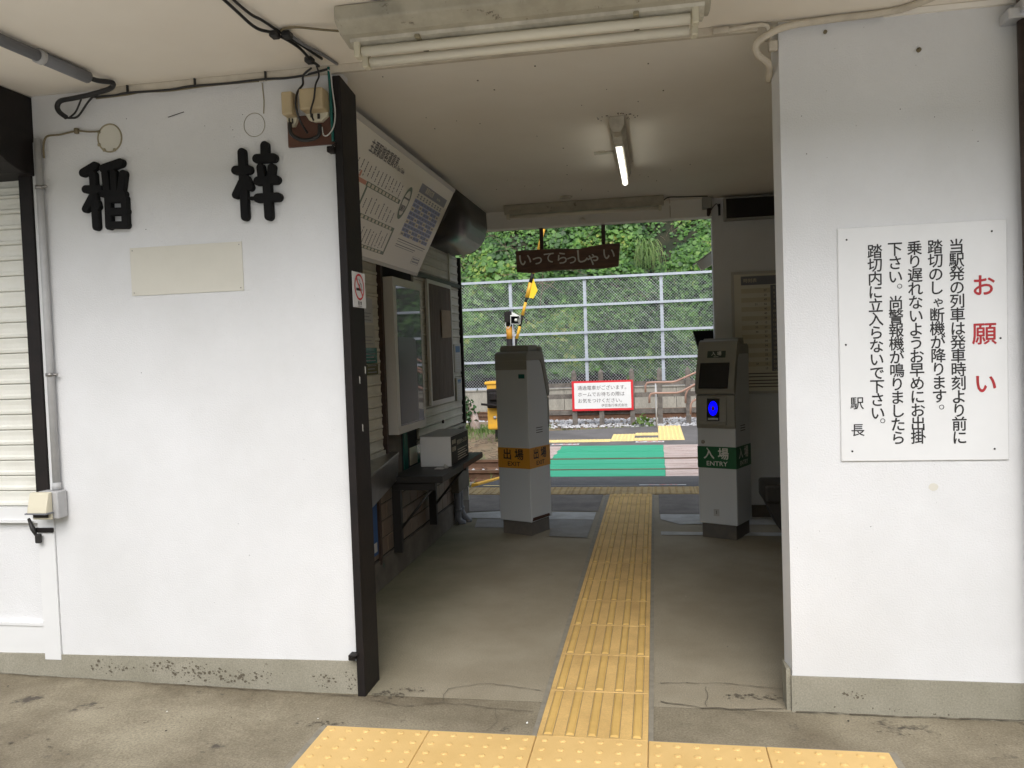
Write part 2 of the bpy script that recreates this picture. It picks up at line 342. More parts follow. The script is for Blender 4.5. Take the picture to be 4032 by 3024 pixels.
# ================================================================== GROUND
# forecourt: gently higher toward the far left, one large sheet in front of the station
def grid(x0, x1, y0, y1, nx, ny, zf):
    mb = MB(); vs = []; fs = []
    for j in range(ny + 1):
        for i in range(nx + 1):
            x = x0 + (x1 - x0) * i / nx; y = y0 + (y1 - y0) * j / ny; vs.append((x, y, zf(x, y)))
    for j in range(ny):
        for i in range(nx):
            a = j * (nx + 1) + i; fs.append((a, a + 1, a + nx + 2, a + nx + 1))
    mb.add(vs, fs); return mb
def fz(x, y): return .03 * max(0, min(1, (-x - .9) / 1.6)) - .0
struct(grid(-14, 14, -40, .30, 140, 60, lambda x, y: fz(x, y) - .0006), 'forecourt_ground', 'fore')
struct(grid(-6, 8, .30, 5.335, 20, 10, lambda x, y: 0), 'concourse_floor', 'conc')
# platform edge slab side and ramp down to the crossing
mb = MB(); mb.prism([(4.5, -.012), (5.335, -.004), (5.335, -.45), (4.5, -.45)], -9, 9, 'x'); struct(mb, 'platform_edge', 'old')
mb = MB(); mb.quad((-1.5, 5.335, -.004), (9, 5.335, -.004), (9, 7.66, -.25), (-1.5, 7.66, -.25)); mb.quad((-1.5, 5.335, -.004), (-1.5, 7.66, -.25), (-1.5, 7.66, -.42), (-1.5, 5.335, -.42)); struct(mb, 'crossing_ramp', 'asph')
# brown old concrete toward the tracks
def sheet(name, m, pts, z=.004):
    mb = MB(); mb.add([(p[0], p[1], z) for p in pts], [tuple(range(len(pts)))]); return struct(mb, name, m)
sheet('worn_apron', 'old', [(-1.19, 4.10), (-.9, 4.15), (-.06, 4.12), (-.06, 4.932), (-9, 4.932), (-9, 4.10)])
sheet('worn_apron', 'old', [(.46, 4.02), (1.5, 3.99), (9, 4.0), (9, 4.932), (.46, 4.932)])
sheet('cement_patch', 'patch', [(-1.19, 3.84), (-.62, 3.80), (-.07, 3.78), (-.07, 4.08), (-.5, 4.10), (-.9, 4.12), (-1.19, 4.05)])
sheet('cement_patch', 'patch2', [(-1.0, 3.47), (-.4, 3.44), (-.07, 3.40), (-.07, 3.77), (-.62, 3.79), (-1.05, 3.80)])
sheet('cement_patch', 'patch2', [(-.36, 3.17), (-.07, 3.12), (-.07, 3.39), (-.38, 3.42)], .006)
sheet('cement_patch', 'patch', [(.62, 3.60), (.72, 3.62), (1.5, 3.60), (3, 3.62), (3, 3.96), (1.5, 3.96), (.60, 4.0), (.47, 4.0), (.47, 3.8)])
sheet('cement_patch', 'patch', [(.47, 3.24), (.9, 3.23), (2.2, 3.2), (2.2, 3.32), (.9, 3.33), (.47, 3.35)])
# cement border beside the guide strip
sheet('grout_border', 'grout', [(-.018, -.005), (.0, -.005), (.0, 4.93), (-.035, 4.93)], .005)
sheet('grout_border', 'grout', [(.40, -.005), (.418, -.005), (.42, 4.93), (.40, 4.93)], .005)
sheet('grout_border', 'grout', [(-.825, -.43), (-.80, -.43), (-.80, .0), (1.2, .0), (1.2, -.43), (1.225, -.43), (1.225, .012), (-.825, .012)], .004)
# entrance slab, slightly lighter, with the threshold joint
# irregular stains and cracks
def blob(cx, cy, rx, ry, z, name, m, seed):
    r_ = random.Random(seed); pts = []
    for k in range(26):
        a = 2 * math.pi * k / 26; f = .65 + .5 * r_.random(); pts.append((cx + rx * f * math.cos(a), cy + ry * f * math.sin(a)))
    return sheet(name, m, pts, z)
mbk = MB()
def crack(pts, wd=.0022, z=.0055):
    P = []
    for i in range(len(pts) - 1):
        a = Vector(pts[i]); b = Vector(pts[i + 1]); n = max(2, int((b - a).length / .03))
        for k in range(n): P.append(a.lerp(b, k / n) + Vector((rnd.uniform(-.006, .006), rnd.uniform(-.006, .006))))
    P.append(Vector(pts[-1]))
    for i in range(len(P) - 1):
        t = (P[i + 1] - P[i]).normalized(); n = Vector((-t.y, t.x)) * wd * rnd.uniform(.3, 1); zz = z + max(fz(P[i].x, P[i].y), 0)
        mbk.quad((P[i].x - n.x, P[i].y - n.y, zz), (P[i].x + n.x, P[i].y + n.y, zz), (P[i + 1].x + n.x, P[i + 1].y + n.y, zz), (P[i + 1].x - n.x, P[i + 1].y - n.y, zz))
crack([(-.75, .26), (-.55, .20), (-.42, .25), (-.20, .22), (-.04, .20)])
crack([(-.42, .25), (-.43, .38), (-.28, .45), (-.04, .40)])
crack([(-.20, .22), (-.16, .10), (-.19, .02)])
crack([(.44, .34), (.60, .30), (.78, .30), (.93, .33)], .004)
crack([(.45, .52), (.7, .54), (.93, .50)])
crack([(.62, .31), (.63, .50)], .002)
crack([(-2.5, .29), (-2, .285), (-1.5, .282), (-1.1, .283), (-.8, .279)], .004)
crack([(.95, .30), (1.3, .295), (1.9, .30)], .005)
struct(mbk, 'floor_cracks', 'crack')
mb = MB()
for k in range(150):
    x = rnd.uniform(-2.6, 1.9); y = rnd.uniform(-1.0, 3.2); z = .006 + max(fz(x, y), 0)
    if y > .25 and not (-1.1 < x < .9): continue
    if y > .25 and rnd.random() < .4: continue
    s_ = rnd.uniform(.002, .006); a = rnd.random() * 6; pts = [(x + s_ * rnd.uniform(.4, 1.2) * math.cos(a + q), y + s_ * 1.6 * rnd.uniform(.4, 1) * math.sin(a + q), z + rnd.uniform(0, .003)) for q in (0, 1.3, 2.6, 3.9, 5.2)]
    mb.cur = 0 if rnd.random() < .4 else 1; mb.add(pts, [(0, 1, 2, 3, 4)])
tag(mb.build('floor_litter', ['whitel', 'gap']), kind='stuff')

struct(grid(-30, 30, -22, -1.5, 30, 20, lambda x, y: fz(x, y) + .003), 'bounce_pavement', 'bounce')  # unseen pale ground added to bounce light up to the soffit and into the passage
# unseen green hill added behind the camera to block low sky from the upper walls
struct(grid(-70, 70, -80, -18, 70, 30, lambda x, y: -1.0 + max(0, (-18 - y)) * .47 + 1.2 * noise.noise(Vector((x * .12, y * .12, 2)))), 'sky_block_hill', 'skyblock')
# flecked dark stains on floor, plinth and walls
def flecks(spec, name, m, mode):
    mb = MB(); r_ = random.Random(77)
    for (cx, cy, rx, ry, n, s0, s1) in spec:
        for _ in range(n):
            a = r_.random() * 6.283; q = r_.random() ** .5 * (1 if r_.random() < .8 else 1.5); x = cx + rx * q * math.cos(a); y = cy + ry * q * math.sin(a); sz = s0 * .6 + (s1 * .75 - s0 * .6) * r_.random() ** 2.2; k0 = r_.random() * 6; pts = []
            for k in range(6):
                t = k0 + k * 1.047; pts.append((x + sz * r_.uniform(.4, 1.6) * math.cos(t), y + sz * r_.uniform(.4, 1.3) * math.sin(t)))
            if mode == 'floor': mb.add([(p[0], p[1], .0045 + fz(p[0], p[1]) + .00004 * (_ % 9)) for p in pts], [tuple(range(6))])
            elif mode == 'left': mb.add([(p[0], .3035 - .00004 * (_ % 9), p[1]) for p in pts][::1], [tuple(range(6))])
            else: mb.add([(p[0], mode - .00004 * (_ % 9), p[1]) for p in pts], [tuple(range(6))])
    return tag(mb.build(name, m), kind='stuff')
flecks([(-.66, .30, .07, .035, 70, .003, .012), (-.58, .36, .07, .02, 40, .003, .010), (.80, .42, .10, .022, 60, .003, .012), (-.83, .02, .07, .03, 40, .003, .010), (-1.4, -.05, .35, .05, 30, .002, .008), (-2.0, -.3, .3, .1, 30, .003, .012), (1.5, .15, .3, .06, 40, .002, .007), (.3, 2.4, .9, .9, 60, .002, .006), (-.5, 1.4, .4, .5, 40, .002, .005)], 'floor_stains', 'crack', 'floor')
flecks([(-1.95, .075, .09, .03, 34, .003, .010), (-1.62, .075, .16, .035, 90, .003, .010), (-1.42, .055, .16, .03, 80, .003, .011), (-1.22, .06, .07, .03, 25, .003, .007), (-.93, .045, .05, .03, 34, .003, .009), (-.82, .055, .025, .03, 18, .003, .008), (1.16, .075, .04, .012, 22, .003, .008), (1.3, .02, .3, .01, 20, .002, .006)], 'plinth_stains', 'crack', .3028)
flecks([(-1.4, 1.2, .6, .9, 16, .0012, .003), (1.3, 2.2, .35, .3, 14, .0015, .0035), (1.3, .6, .35, .4, 12, .0012, .003), (-1.5, 2.35, .5, .12, 14, .0015, .0035)], 'wall_specks', 'gap', .3088)
# tactile paving
def dome(mb, x, y, z, r=.0115, h=.005, seg=10):
    vs = []
    for rr, hh in ((1, 0), (.86, .7), (.55, 1)):
        for k in range(seg):
            a = 2 * math.pi * k / seg; vs.append((x + r * rr * math.cos(a), y + r * rr * math.sin(a), z + h * hh))
    fs = []
    for j in range(2):
        for k in range(seg): fs.append((j * seg + k, j * seg + (k + 1) % seg, (j + 1) * seg + (k + 1) % seg, (j + 1) * seg + k))
    fs.append(tuple(range(2 * seg, 3 * seg))); mb.add(vs, fs)
def bar(mb, x, y0, y1, z, w_=.017, h=.005):
    a, b = w_, w_ * .62; c = mb.cur
    mb.cur = 2; e = .0035; mb.quad((x - a - e, y0 - e, z + .0004), (x + a + e, y0 - e, z + .0004), (x + a + e, y1 + e, z + .0004), (x - a - e, y1 + e, z + .0004)); mb.cur = 1; z += .0006
    vs = [(x - a, y0, z), (x + a, y0, z), (x + a, y1, z), (x - a, y1, z), (x - b, y0 + .01, z + h), (x + b, y0 + .01, z + h), (x + b, y1 - .01, z + h), (x - b, y1 - .01, z + h)]
    mb.add(vs, [(4, 5, 6, 7), (0, 1, 5, 4), (1, 2, 6, 5), (2, 3, 7, 6), (3, 0, 4, 7)]); mb.cur = c
G = .0009
mb = MB()
for i in range(5):
    x0 = -.8 + .4 * i; mb.bbox(x0 + G, -.4 + G, -.02, x0 + .4 - G, -G, .010, .004, 2)
    for a in range(6):
        for b in range(6): dome(mb, x0 + .4 * (a + .5) / 6, -.4 + .4 * (b + .5) / 6, .010, .0125, .0045, 12)
struct(mb, 'tactile_warning_row', 'yel')
mb = MB()
for k in range(12):
    y0 = .4 * k; mb.bbox(G, y0 + G, -.02, .4 - G, y0 + .4 - G, .008, .0015, 1)
    for j in range(5): bar(mb, .4 * (j + .5) / 5 , y0 + .013, y0 + .387, .008, .0155)
mb.bbox(G, 4.8 + G, -.02, .4 - G, 4.93, .008, .003, 1)
for j in range(5): bar(mb, .4 * (j + .5) / 5 + .012, 4.81, 4.925, .008)
struct(mb, 'tactile_guide_strip', ['yelst', 'yelbar', 'yeldirt'])
mb = MB()
for k in range(-16, 14):
    x0 = .4 * k - .0; mb.bbox(x0 + G, 4.935, -.02, x0 + .4 - G, 5.33, .010, .003, 1)
    for a in range(6):
        for b in range(6): dome(mb, x0 + .4 * (a + .5) / 6, 4.933 + .4 * (b + .5) / 6, .010, .014, .006, 7)
struct(mb, 'tactile_platform_row', 'yel2')
# ================================================================== STATION BUILDING
B = thing('station_building', 'low white station building with open passage, dark corner board and pale ceiling', 'building', (0, .31, 0))
CE = 2.572
mb = MB(); mb.box(-2.17, .31, .12, -.785, .457, CE + .02); wl = mb.build('front_wall', 'stucco', B)
mb = MB()
mb.prism([(-2.17, .31), (-.785, .31), (-.785, .457), (-2.17, .457)], .06, .12, 'z')
mb.v = []; mb.f = []; mb.mi = []; mb.sm = []
mb.add([(-4.4, .306, -.02), (-.783, .304, -.02), (-.783, .304, .138), (-4.4, .306, .098), (-4.4, .44, -.02), (-.783, .44, -.02), (-.783, .44, .138), (-4.4, .44, .098)],
       [(0, 1, 2, 3), (3, 2, 6, 7), (1, 5, 6, 2), (0, 3, 7, 4), (4, 7, 6, 5)])
mb.build('plinth', 'plinth', B)
# wall under the far left shutter, pilaster strip and lower sill panel
mb = MB(); mb.box(-4.4, .335, .106, -2.252, .457, .706); mb.build('sill_wall', 'stucco', B)
mb = MB(); mb.box(-2.252, .302, .100, -2.172, .457, .735); mb.box(-2.182, .306, .74, -2.158, .40, 2.375); build_each(mb, 'pilaster', 'white', B)
mb = MB(); mb.box(-4.4, .318, .106, -2.254, .334, .245); mb.box(-4.4, .312, .097, -2.254, .3345, .1055); mb.box(-4.4, .312, .246, -2.254, .3345, .258); build_each(mb, 'sill_panel', 'white', B)
mb = MB(); mb.box(-2.9, .40, .735, -2.26, .46, 2.6); mb.build('frame_infill', 'black', B)
# dark corner board at the left side of the opening
mb = MB(); mb.add([(-.786, .283, -.01), (-.752, .283, -.01), (-.752, .460, -.01), (-.786, .460, -.01), (-.786, .283, 2.528), (-.752, .283, 2.528), (-.752, .460, 2.5), (-.786, .460, 2.528)],
                  [(0, 3, 2, 1), (4, 5, 6, 7), (0, 1, 5, 4), (1, 2, 6, 5), (2, 3, 7, 6), (3, 0, 4, 7)]); cb = mb.build('corner_board', 'black', B, bevel=.004)
mb = MB()
for z, y in ((1.32, .36), (1.12, .372), (1.36, .43)):
    mb.add([(-.7515, y, z), (-.7515, y + .012, z - .006), (-.7515, y + .010, z - .035), (-.7515, y + .002, z - .03)], [(0, 1, 2, 3)])
mb.build('paint_chip', 'whitel', cb)
# right wall
mb = MB(); mb.add([(.940, .31, .138), (4.2, .31, .138), (4.2, .40, .138), (.925, .40, .138), (.937, .31, CE + .02), (4.2, .31, CE + .02), (4.2, .40, CE + .02), (.922, .40, CE + .02)],
                  [(0, 3, 2, 1), (4, 5, 6, 7), (0, 1, 5, 4), (1, 2, 6, 5), (2, 3, 7, 6), (3, 0, 4, 7)]); mb.build('front_wall', 'stucco', B)
mb = MB(); mb.box(.935, .303, -.02, 4.2, .40, .1375); mb.box(.918, .318, -.02, .9345, .412, .16); mb.build('plinth', 'plinth', B)
# passage left wall core (behind shutters), lower tiled wall, base
mb = MB(); mb.box(-1.42, .46, .0, -1.235, 4.09, CE + .02); mb.build('side_wall', 'grime', B)
mb = MB()
for r_ in range(4):
    for c_ in range(22):
        y0 = .47 + c_ * .165 + (.08 if r_ % 2 else 0); z0 = .182 + r_ * .105
        if y0 > 4.0: continue
        mb.bbox(-1.236, y0 + .003, z0 + .003, -1.206, min(y0 + .162, 4.07), z0 + .102, .003, 1)
mb.build('wall_tiling', 'tilewall', B)
mb = MB(); mb.box(-1.234, .46, .175, -1.212, 4.085, .62); mb.build('tile_bed', 'gap', B)
mb = MB(); mb.box(-1.236, .46, -.01, -1.195, 4.10, .173); mb.box(-1.236, 3.86, .174, -1.198, 4.10, .40); mb.build('base_course', 'grime', B)
mb = MB(); mb.box(-1.45, 4.091, -.01, -1.195, 4.13, .36); mb.build('base_course', 'grime', B)
mb = MB(); mb.box(-1.45, 4.092, .37, -1.20, 4.12, .80); mb.build('corner_wall', 'alum', B)
# solid office volume behind front wall, to the left
mb = MB(); mb.box(-4.4, .46, -.05, -1.43, 4.09, CE + .3); mb.build('office_block', 'stucco', B)
# back wall right of the passage exit and beam over the exit
mb = MB(); mb.box(.938, 3.90, .0, 4.2, 4.02, CE + .02); mb.build('back_wall', 'stucco', B)
mb = MB(); mb.box(-1.24, 3.90, 2.43, .937, 4.02, CE + .02); mb.build('beam', 'beam', B)
mb = MB(); mb.box(-1.24, 4.021, 2.43, .937, 4.035, 2.44); mb.build('beam_edge', 'brown', B)
# end walls of the waiting room
mb = MB(); mb.box(4.05, .40, 0, 4.2, 3.9, CE); mb.build('end_wall', 'stucco', B)
mb = MB(); mb.box(.94, 3.888, 0, 4.2, 3.899, .10); mb.build('skirting', 'grime', B)
# roof slab = soffit and ceiling, eave in front and behind
mb = MB(); mb.box(-6, -.66, CE, 6, .29, CE + .16); mb.build('eave_soffit', 'soffit', B)
mb = MB(); mb.box(-6, .2905, CE, 6, 4.02, CE + .16); mb.build('ceiling', 'ceil', B)
mb = MB(); mb.box(-6.1, -.80, CE + .17, 6.1, 4.10, CE + .32); mb.box(-6.1, -.78, CE - .02, 6.1, -.67, CE + .169); mb.build('roof', 'darkmetal', B)
mb = MB(); mb.box(-1.82, .288, 2.541, .86, .309, CE - .002); mb.box(-1.82, .29, CE - .0015, 5.5, .2995, CE); mb.build('ceiling_batten', 'cream', B)
mb = MB(); mb.box(1.30, .292, 2.552, 4.1, .309, CE - .002); mb.build('ceiling_batten', 'ceil', B)

# ---- left shutter in its dark frame
def curtain(mb, axis, a0, a1, pos, z0, z1, pitch, dr, back=.012):
    """horizontal slats; axis 'x' slats run along x with the front at y=pos facing -y; 'y' run along y, front at x=pos facing +x"""
    z = z0
    while z < z1 - .005:
        h = min(pitch, z1 - z); s_ = dr
        prof = [(0, 0), (.0065, .004), (.0075, h * .22), (.002, h * .34), (.001, h * .62), (.004, h * .9), (.003, h - .002), (-back, h - .002), (-back, 0)]
        if axis == 'x': mb.prism([(pos - p[0] * 1, z + p[1]) for p in prof], a0, a1, 'x')
        else:
            vs = [(pos + p[0] * s_, a0, z + p[1]) for p in prof] + [(pos + p[0] * s_, a1, z + p[1]) for p in prof]; n = len(prof)
            mb.add(vs, [(i, (i + 1) % n, n + (i + 1) % n, n + i) for i in range(n)] + [tuple(range(n - 1, -1, -1)), tuple(range(n, 2 * n))])
        z += h
S1 = thing('roller_shutter', 'cream roller shutter in a black frame at the far left of the front wall', 'shutter', (-3.2, .33, .7))
mb = MB(); curtain(mb, 'x', -4.2, -2.249, .345, .782, 2.2, .0685, 1); mb.box(-4.2, .352, 2.19, -2.249, .36, 2.24); mb.build('curtain', 'shutw', S1)
mb = MB(); mb.box(-4.2, .318, .722, -2.262, .356, .779); mb.box(-4.2, .305, .712, -2.255, .356, .7215); mb.build('bottom_bar', 'white', S1)
mb = MB(); mb.box(-2.246, .296, .75, -2.184, .397, 2.31); mb.build('guide_rail', 'black', S1, bevel=.003)
mb = MB(); mb.prism([(.40, CE - .003), (.16, CE - .003), (.03, CE - .003), (.03, 2.42), (.06, 2.34), (.10, 2.295), (.16, 2.26), (.235, 2.234), (.40, 2.226)], -4.2, -2.172, 'x'); mb.build('shutter_hood', 'black', S1, bevel=.004)
L_ = thing('shutter_latch', 'black hinged latch with hanging padlock below the left shutter corner', 'latch', (-2.23, .30, .66))
mb = MB(); mb.box(-2.262, .294, .672, -2.172, .3015, .692); mb.build('hasp', 'black', L_)
mb = MB(); mb.tube([(-2.285, .29, .735), (-2.262, .285, .69), (-2.245, .285, .655)], [.006, .011, .005], 8); mb.build('lever', 'darkmetal', L_)
mb = MB(); mb.bbox(-2.247, .272, .628, -2.222, .292, .668, .004, 1); mb.build('padlock', 'darkmetal', L_)
# gate clips on the corner board
for z, y, nm, lb in ((2.235, .283, 'hook', 'small black hook on the corner board just below the brown wiring board'), (.165, .283, 'hook', 'small black hook low on the corner board just above the concrete plinth')):
    mb = MB(); mb.bbox(-.815, .268, z - .012, -.785, .31, z + .012, .003, 1); mb.tube([(-.80, .27, z), (-.78, .262, z + .012), (-.772, .27, z + .02)], .005, 6)
    tag(mb.build(nm, 'black'), lb, 'hook', 'hooks on the corner board')

# ---- conduit, junction box, ring
P1 = thing('wall_conduit', 'grey plastic conduit pipe running down beside the left shutter', 'pipe', (-2.13, .29, .86))
mb = MB(); mb.smooth = True; mb.tube([(-2.134, .288, 2.382), (-2.134, .288, 1.64), (-2.134, .288, .862)], .0155, 12); mb.build('pipe', 'pvc', P1)
for z in (2.176, 1.367):
    mb = MB(); mb.tube([(-2.134, .288, z - .007), (-2.134, .288, z + .007)], .0195, 12); mb.tube([(-2.125, .28, z), (-2.095, .283, z)], .005, 6); mb.build('pipe_clamp', 'stain', P1)
mb = MB(); mb.tube([(-2.134, .288, .862), (-2.134, .288, .895)], .0185, 12); mb.build('coupling', 'pvc', P1)
J = thing('outdoor_socket', 'cream covered outdoor socket box at the bottom of the grey conduit', 'socket', (-2.16, .30, .74))
mb = MB(); mb.bbox(-2.196, .245, .742, -2.098, .305, .862, .006, 2); mb.build('back_box', 'pvc', J)
mb = MB(); mb.prism([(.243, .742), (.243, .862), (.222, .860), (.205, .80), (.200, .775), (.232, .770), (.232, .742)], -2.215, -2.122, 'x'); mb.build('cover', 'boxcream', J, bevel=.004)
mb = MB(); mb.box(-2.205, .224, .752, -2.135, .231, .769); mb.build('socket_opening', 'gap', J)
mb = MB(); mb.box(-2.222, .196, .770, -2.117, .241, .776); mb.build('rain_lip', 'pvcd', J)
mb = MB(); mb.smooth = True; mb.tube(smooth_path([(-2.108, .290, 2.30), (-2.106, .290, 2.36), (-2.088, .292, 2.392), (-2.03, .296, 2.395), (-1.953, .299, 2.405), (-1.89, .299, 2.397), (-1.843, .299, 2.395)], 5), .0042, 6)
mb.bbox(-1.962, .292, 2.394, -1.944, .309, 2.418, .003, 1); tag(mb.build('thin_cable', 'cabley'), 'thin khaki cable from the grey conduit to the tan ring on the wall', 'cable')
def ring(x, z, r, wdt, m, label, fill=None):
    mb = MB(); pts = [(x + r * math.cos(a), .3085, z + r * 1.04 * math.sin(a)) for a in [2 * math.pi * k / 40 for k in range(41)]]
    mb.tube(pts, wdt, 6, cap=False)
    if fill:
        mb.cur = 1; mb.add([(x + (r - .002) * math.cos(a), .3085, z + (r - .002) * 1.04 * math.sin(a)) for a in [2 * math.pi * k / 40 for k in range(40)]], [tuple(range(39, -1, -1))]); mb.cur = 0
        for a in (2.6, 3.6, 4.2, 5.1): mb.bbox(x + r * math.cos(a) - .007, .302, z + r * math.sin(a) - .007, x + r * math.cos(a) + .007, .3095, z + r * math.sin(a) + .007, .003, 1)
    return tag(mb.build('fixture_ring', [m, 'panel']), label, 'ring', 'ring marks of removed lamps')
ring(-1.803, 2.366, .056, .0036, 'ringmark', 'thick tan ring left by a removed lamp, above the left black character', True)
ring(-1.140, 2.368, .046, .0012, 'ringmark', 'faint thin ring mark above the right black character')
mb = MB(); mb.tube([(-1.096, .307, 2.41), (-1.092, .307, 2.46), (-1.097, .307, 2.535)], .002, 5); tag(mb.build('wire_stub', 'ringmark'), 'short painted wire running from the ceiling batten to the faint ring mark', 'cable')

# ---- station name characters (raised black strokes)
INA = [((-1.913, 2.22), (-1.857, 2.245), .0182), ((-1.867, 2.208), (-1.864, 1.99), .0174), ((-1.905, 2.15), (-1.84, 2.146), .017), ((-1.877, 2.115), (-1.91, 2.067), .0162), ((-1.854, 2.091), (-1.85, 2.073), .0121), ((-1.815, 2.231), (-1.735, 2.249), .0186), ((-1.809, 2.212), (-1.804, 2.132), .0162), ((-1.769, 2.21), (-1.769, 2.13), .0153), ((-1.724, 2.202), (-1.737, 2.137), .017), ((-1.822, 2.125), (-1.728, 2.118), .0162), ((-1.8, 2.11), (-1.802, 1.988), .0162), ((-1.724, 2.098), (-1.725, 1.988), .0153), ((-1.798, 2.101), (-1.724, 2.098), .0162), ((-1.796, 2.048), (-1.722, 2.045), .0165), ((-1.792, 1.992), (-1.723, 1.988), .0153)]
ZUSA = [((-1.184, 2.251), (-1.182, 1.99), .0182), ((-1.215, 2.181), (-1.157, 2.179), .0182), ((-1.189, 2.13), (-1.218, 2.081), .017), ((-1.168, 2.141), (-1.154, 2.108), .0162), ((-1.082, 2.271), (-1.083, 2.238), .0182), ((-1.119, 2.221), (-1.047, 2.219), .0186), ((-1.104, 2.184), (-1.101, 2.145), .017), ((-1.055, 2.18), (-1.062, 2.142), .017), ((-1.118, 2.13), (-1.039, 2.13), .0186), ((-1.079, 2.122), (-1.077, 1.985), .0186), ((-1.121, 2.061), (-1.035, 2.06), .0186), ((-1.156, 2.063), (-1.133, 2.062), .0065)]
def strokes(lst, name, label):
    mb = MB(); g = lambda p: (.4586 + (p[0] - .4586) * 1.0055, 1.397 + (p[1] - 1.397) * 1.0055); lst = [(g(a), g(b), r) for a, b, r in lst]
    for i, (a, b, r) in enumerate(lst):
        a = Vector(a); b = Vector(b); t = (b - a); an = math.atan2(t.y, t.x); y0 = .286 - .0003 * i; pts = []
        for k in range(9): th = an - math.pi / 2 + math.pi * k / 8; pts.append((b.x + r * math.cos(th), b.y + r * math.sin(th)))
        for k in range(9): th = an + math.pi / 2 + math.pi * k / 8; pts.append((a.x + r * math.cos(th), a.y + r * math.sin(th)))
        f = .9; c = [( (p[0]), (p[1])) for p in pts]; mid = [(((p[0] - (a.x + b.x) / 2)), 0) for p in pts]
        n = len(pts); ins = []
        for k in range(9): th = an - math.pi / 2 + math.pi * k / 8; ins.append((b.x + (r - .003) * math.cos(th), b.y + (r - .003) * math.sin(th)))
        for k in range(9): th = an + math.pi / 2 + math.pi * k / 8; ins.append((a.x + (r - .003) * math.cos(th), a.y + (r - .003) * math.sin(th)))
        vs = [(p[0], .309, p[1]) for p in pts] + [(p[0], y0 + .003, p[1]) for p in pts] + [(p[0], y0, p[1]) for p in ins]
        fs = [(q, (q + 1) % n, n + (q + 1) % n, n + q) for q in range(n)] + [(n + q, n + (q + 1) % n, 2 * n + (q + 1) % n, 2 * n + q) for q in range(n)] + [tuple(range(2 * n, 3 * n))]
        mb.add(vs, fs)
    return tag(mb.build(name, 'blackm'), label, 'sign character', 'raised characters of the station name')
strokes(INA, 'raised_character', 'black raised rice-plant character, denser one near the grey conduit')
strokes(ZUSA, 'raised_character', 'black raised character with open cross strokes, nearer the corner board')
mb = MB(); plate(mb, (-1.735, .3095, 1.692), (1, 0, 0), (0, 0, 1), 0, 0, .515, .203, .003); bp_ = mb.build('blank_plate', 'panel'); tag(bp_, 'blank faded cream plate on the wall below the black characters', 'plate')
mb = MB()
for u in (.012, .503):
    for v in (.012, .191): mb.tube([(-1.735 + u, .3055, 1.692 + v), (-1.735 + u, .3045, 1.692 + v)], .0025, 6)
build_each(mb, 'screw', 'stain', bp_)
mb = MB(); mb.tube([(-1.527, .3085, 2.431), (-1.453, .3085, 2.447)], .0016, 4); tag(mb.build('wall_scratch', 'gap'), kind='structure')
# ---- wiring board with two plastic boxes
Wb = thing('wiring_board', 'red brown wooden board carrying wiring at the top right of the left wall', 'board', (-.89, .305, 2.26))
mb = MB(); mb.prism([(-.990, 2.262), (-.790, 2.266), (-.790, 2.46), (-.992, 2.382)], .298, .3095, 'y'); mb.v = []; mb.f = []; mb.mi = []; mb.sm = []
mb.box(-.990, .297, 2.262, -.789, .3095, 2.384); mb.build('panel', 'brownb', Wb)
def termbox(x0, x1, z0, z1, yf, label):
    T = thing('terminal_box', label, 'box', ((x0 + x1) / 2, .29, z0), group='beige boxes on the wiring board')
    mb = MB(); mb.bbox(x0, yf, z0 + .035, x1, .2965, z1, .008, 2); mb.build('cover', 'beige', T)
    mb = MB(); w_ = x1 - x0; mb.prism([(x0 + .002, z0 + .034), (x0 + w_ * .18, z0 + .008), (x0 + w_ * .4, z0), (x1 - w_ * .3, z0), (x1 - .004, z0 + .02), (x1 - .002, z0 + .034)], .278, .2965, 'y'); mb.build('mounting_flange', 'boxcream', T)
    mb = MB(); mb.box(x0 + w_ * .25, .274, z0 + .018, x0 + w_ * .36, .277, z0 + .032); mb.box(x0 + w_ * .55, .274, z0 + .010, x0 + w_ * .65, .277, z0 + .030); build_each(mb, 'cable_entry', 'gap', T)
termbox(-.986, -.938, 2.340, 2.468, .235, 'narrow beige plastic box, left one on the wiring board')
termbox(-.905, -.805, 2.350, 2.470, .225, 'wide beige plastic box, right one on the wiring board')
def cab(name, pts, r, m, label, cat='cable', n=7, seg=7, group=None):
    mb = MB(); mb.tube(smooth_path(pts, n), r, seg); return tag(mb.build(name, m), label, cat, group)
cab('hanging_cable', [(-.86, .26, 2.557), (-.90, .27, 2.535), (-.905, .272, 2.50), (-.912, .235, 2.46), (-.914, .215, 2.40), (-.907, .24, 2.345), (-.90, .285, 2.31)], .0045, 'cable', 'black cable looping down between the two beige boxes')
cab('hanging_cable', [(-.835, .25, 2.563), (-.826, .25, 2.52), (-.828, .218, 2.475), (-.836, .214, 2.42), (-.852, .215, 2.372), (-.862, .262, 2.352)], .0038, 'cable', 'thin black cable hanging in front of the wide beige box')
cab('hanging_cable', [(-.90, .27, 2.536), (-.86, .285, 2.552), (-.80, .28, 2.55), (-.785, .272, 2.53), (-.78, .27, 2.47), (-.772, .27, 2.38), (-.778, .262, 2.32), (-.80, .255, 2.287), (-.822, .262, 2.29), (-.832, .275, 2.325)], .0026, 'cablew', 'thin white cable looping beside the corner board')
cab('hanging_cable', [(-.965, .268, 2.352), (-.96, .26, 2.31), (-.93, .262, 2.284), (-.89, .265, 2.276), (-.845, .265, 2.29), (-.84, .272, 2.335)], .008, 'cable', 'thick black cable curving across the bottom of the wiring board')
cab('corner_cable', [(-.80, .29, 2.565), (-.797, .292, 2.45), (-.797, .294, 2.36), (-.795, .294, 2.27)], .007, 'teal', 'dark green cable running down along the corner board')
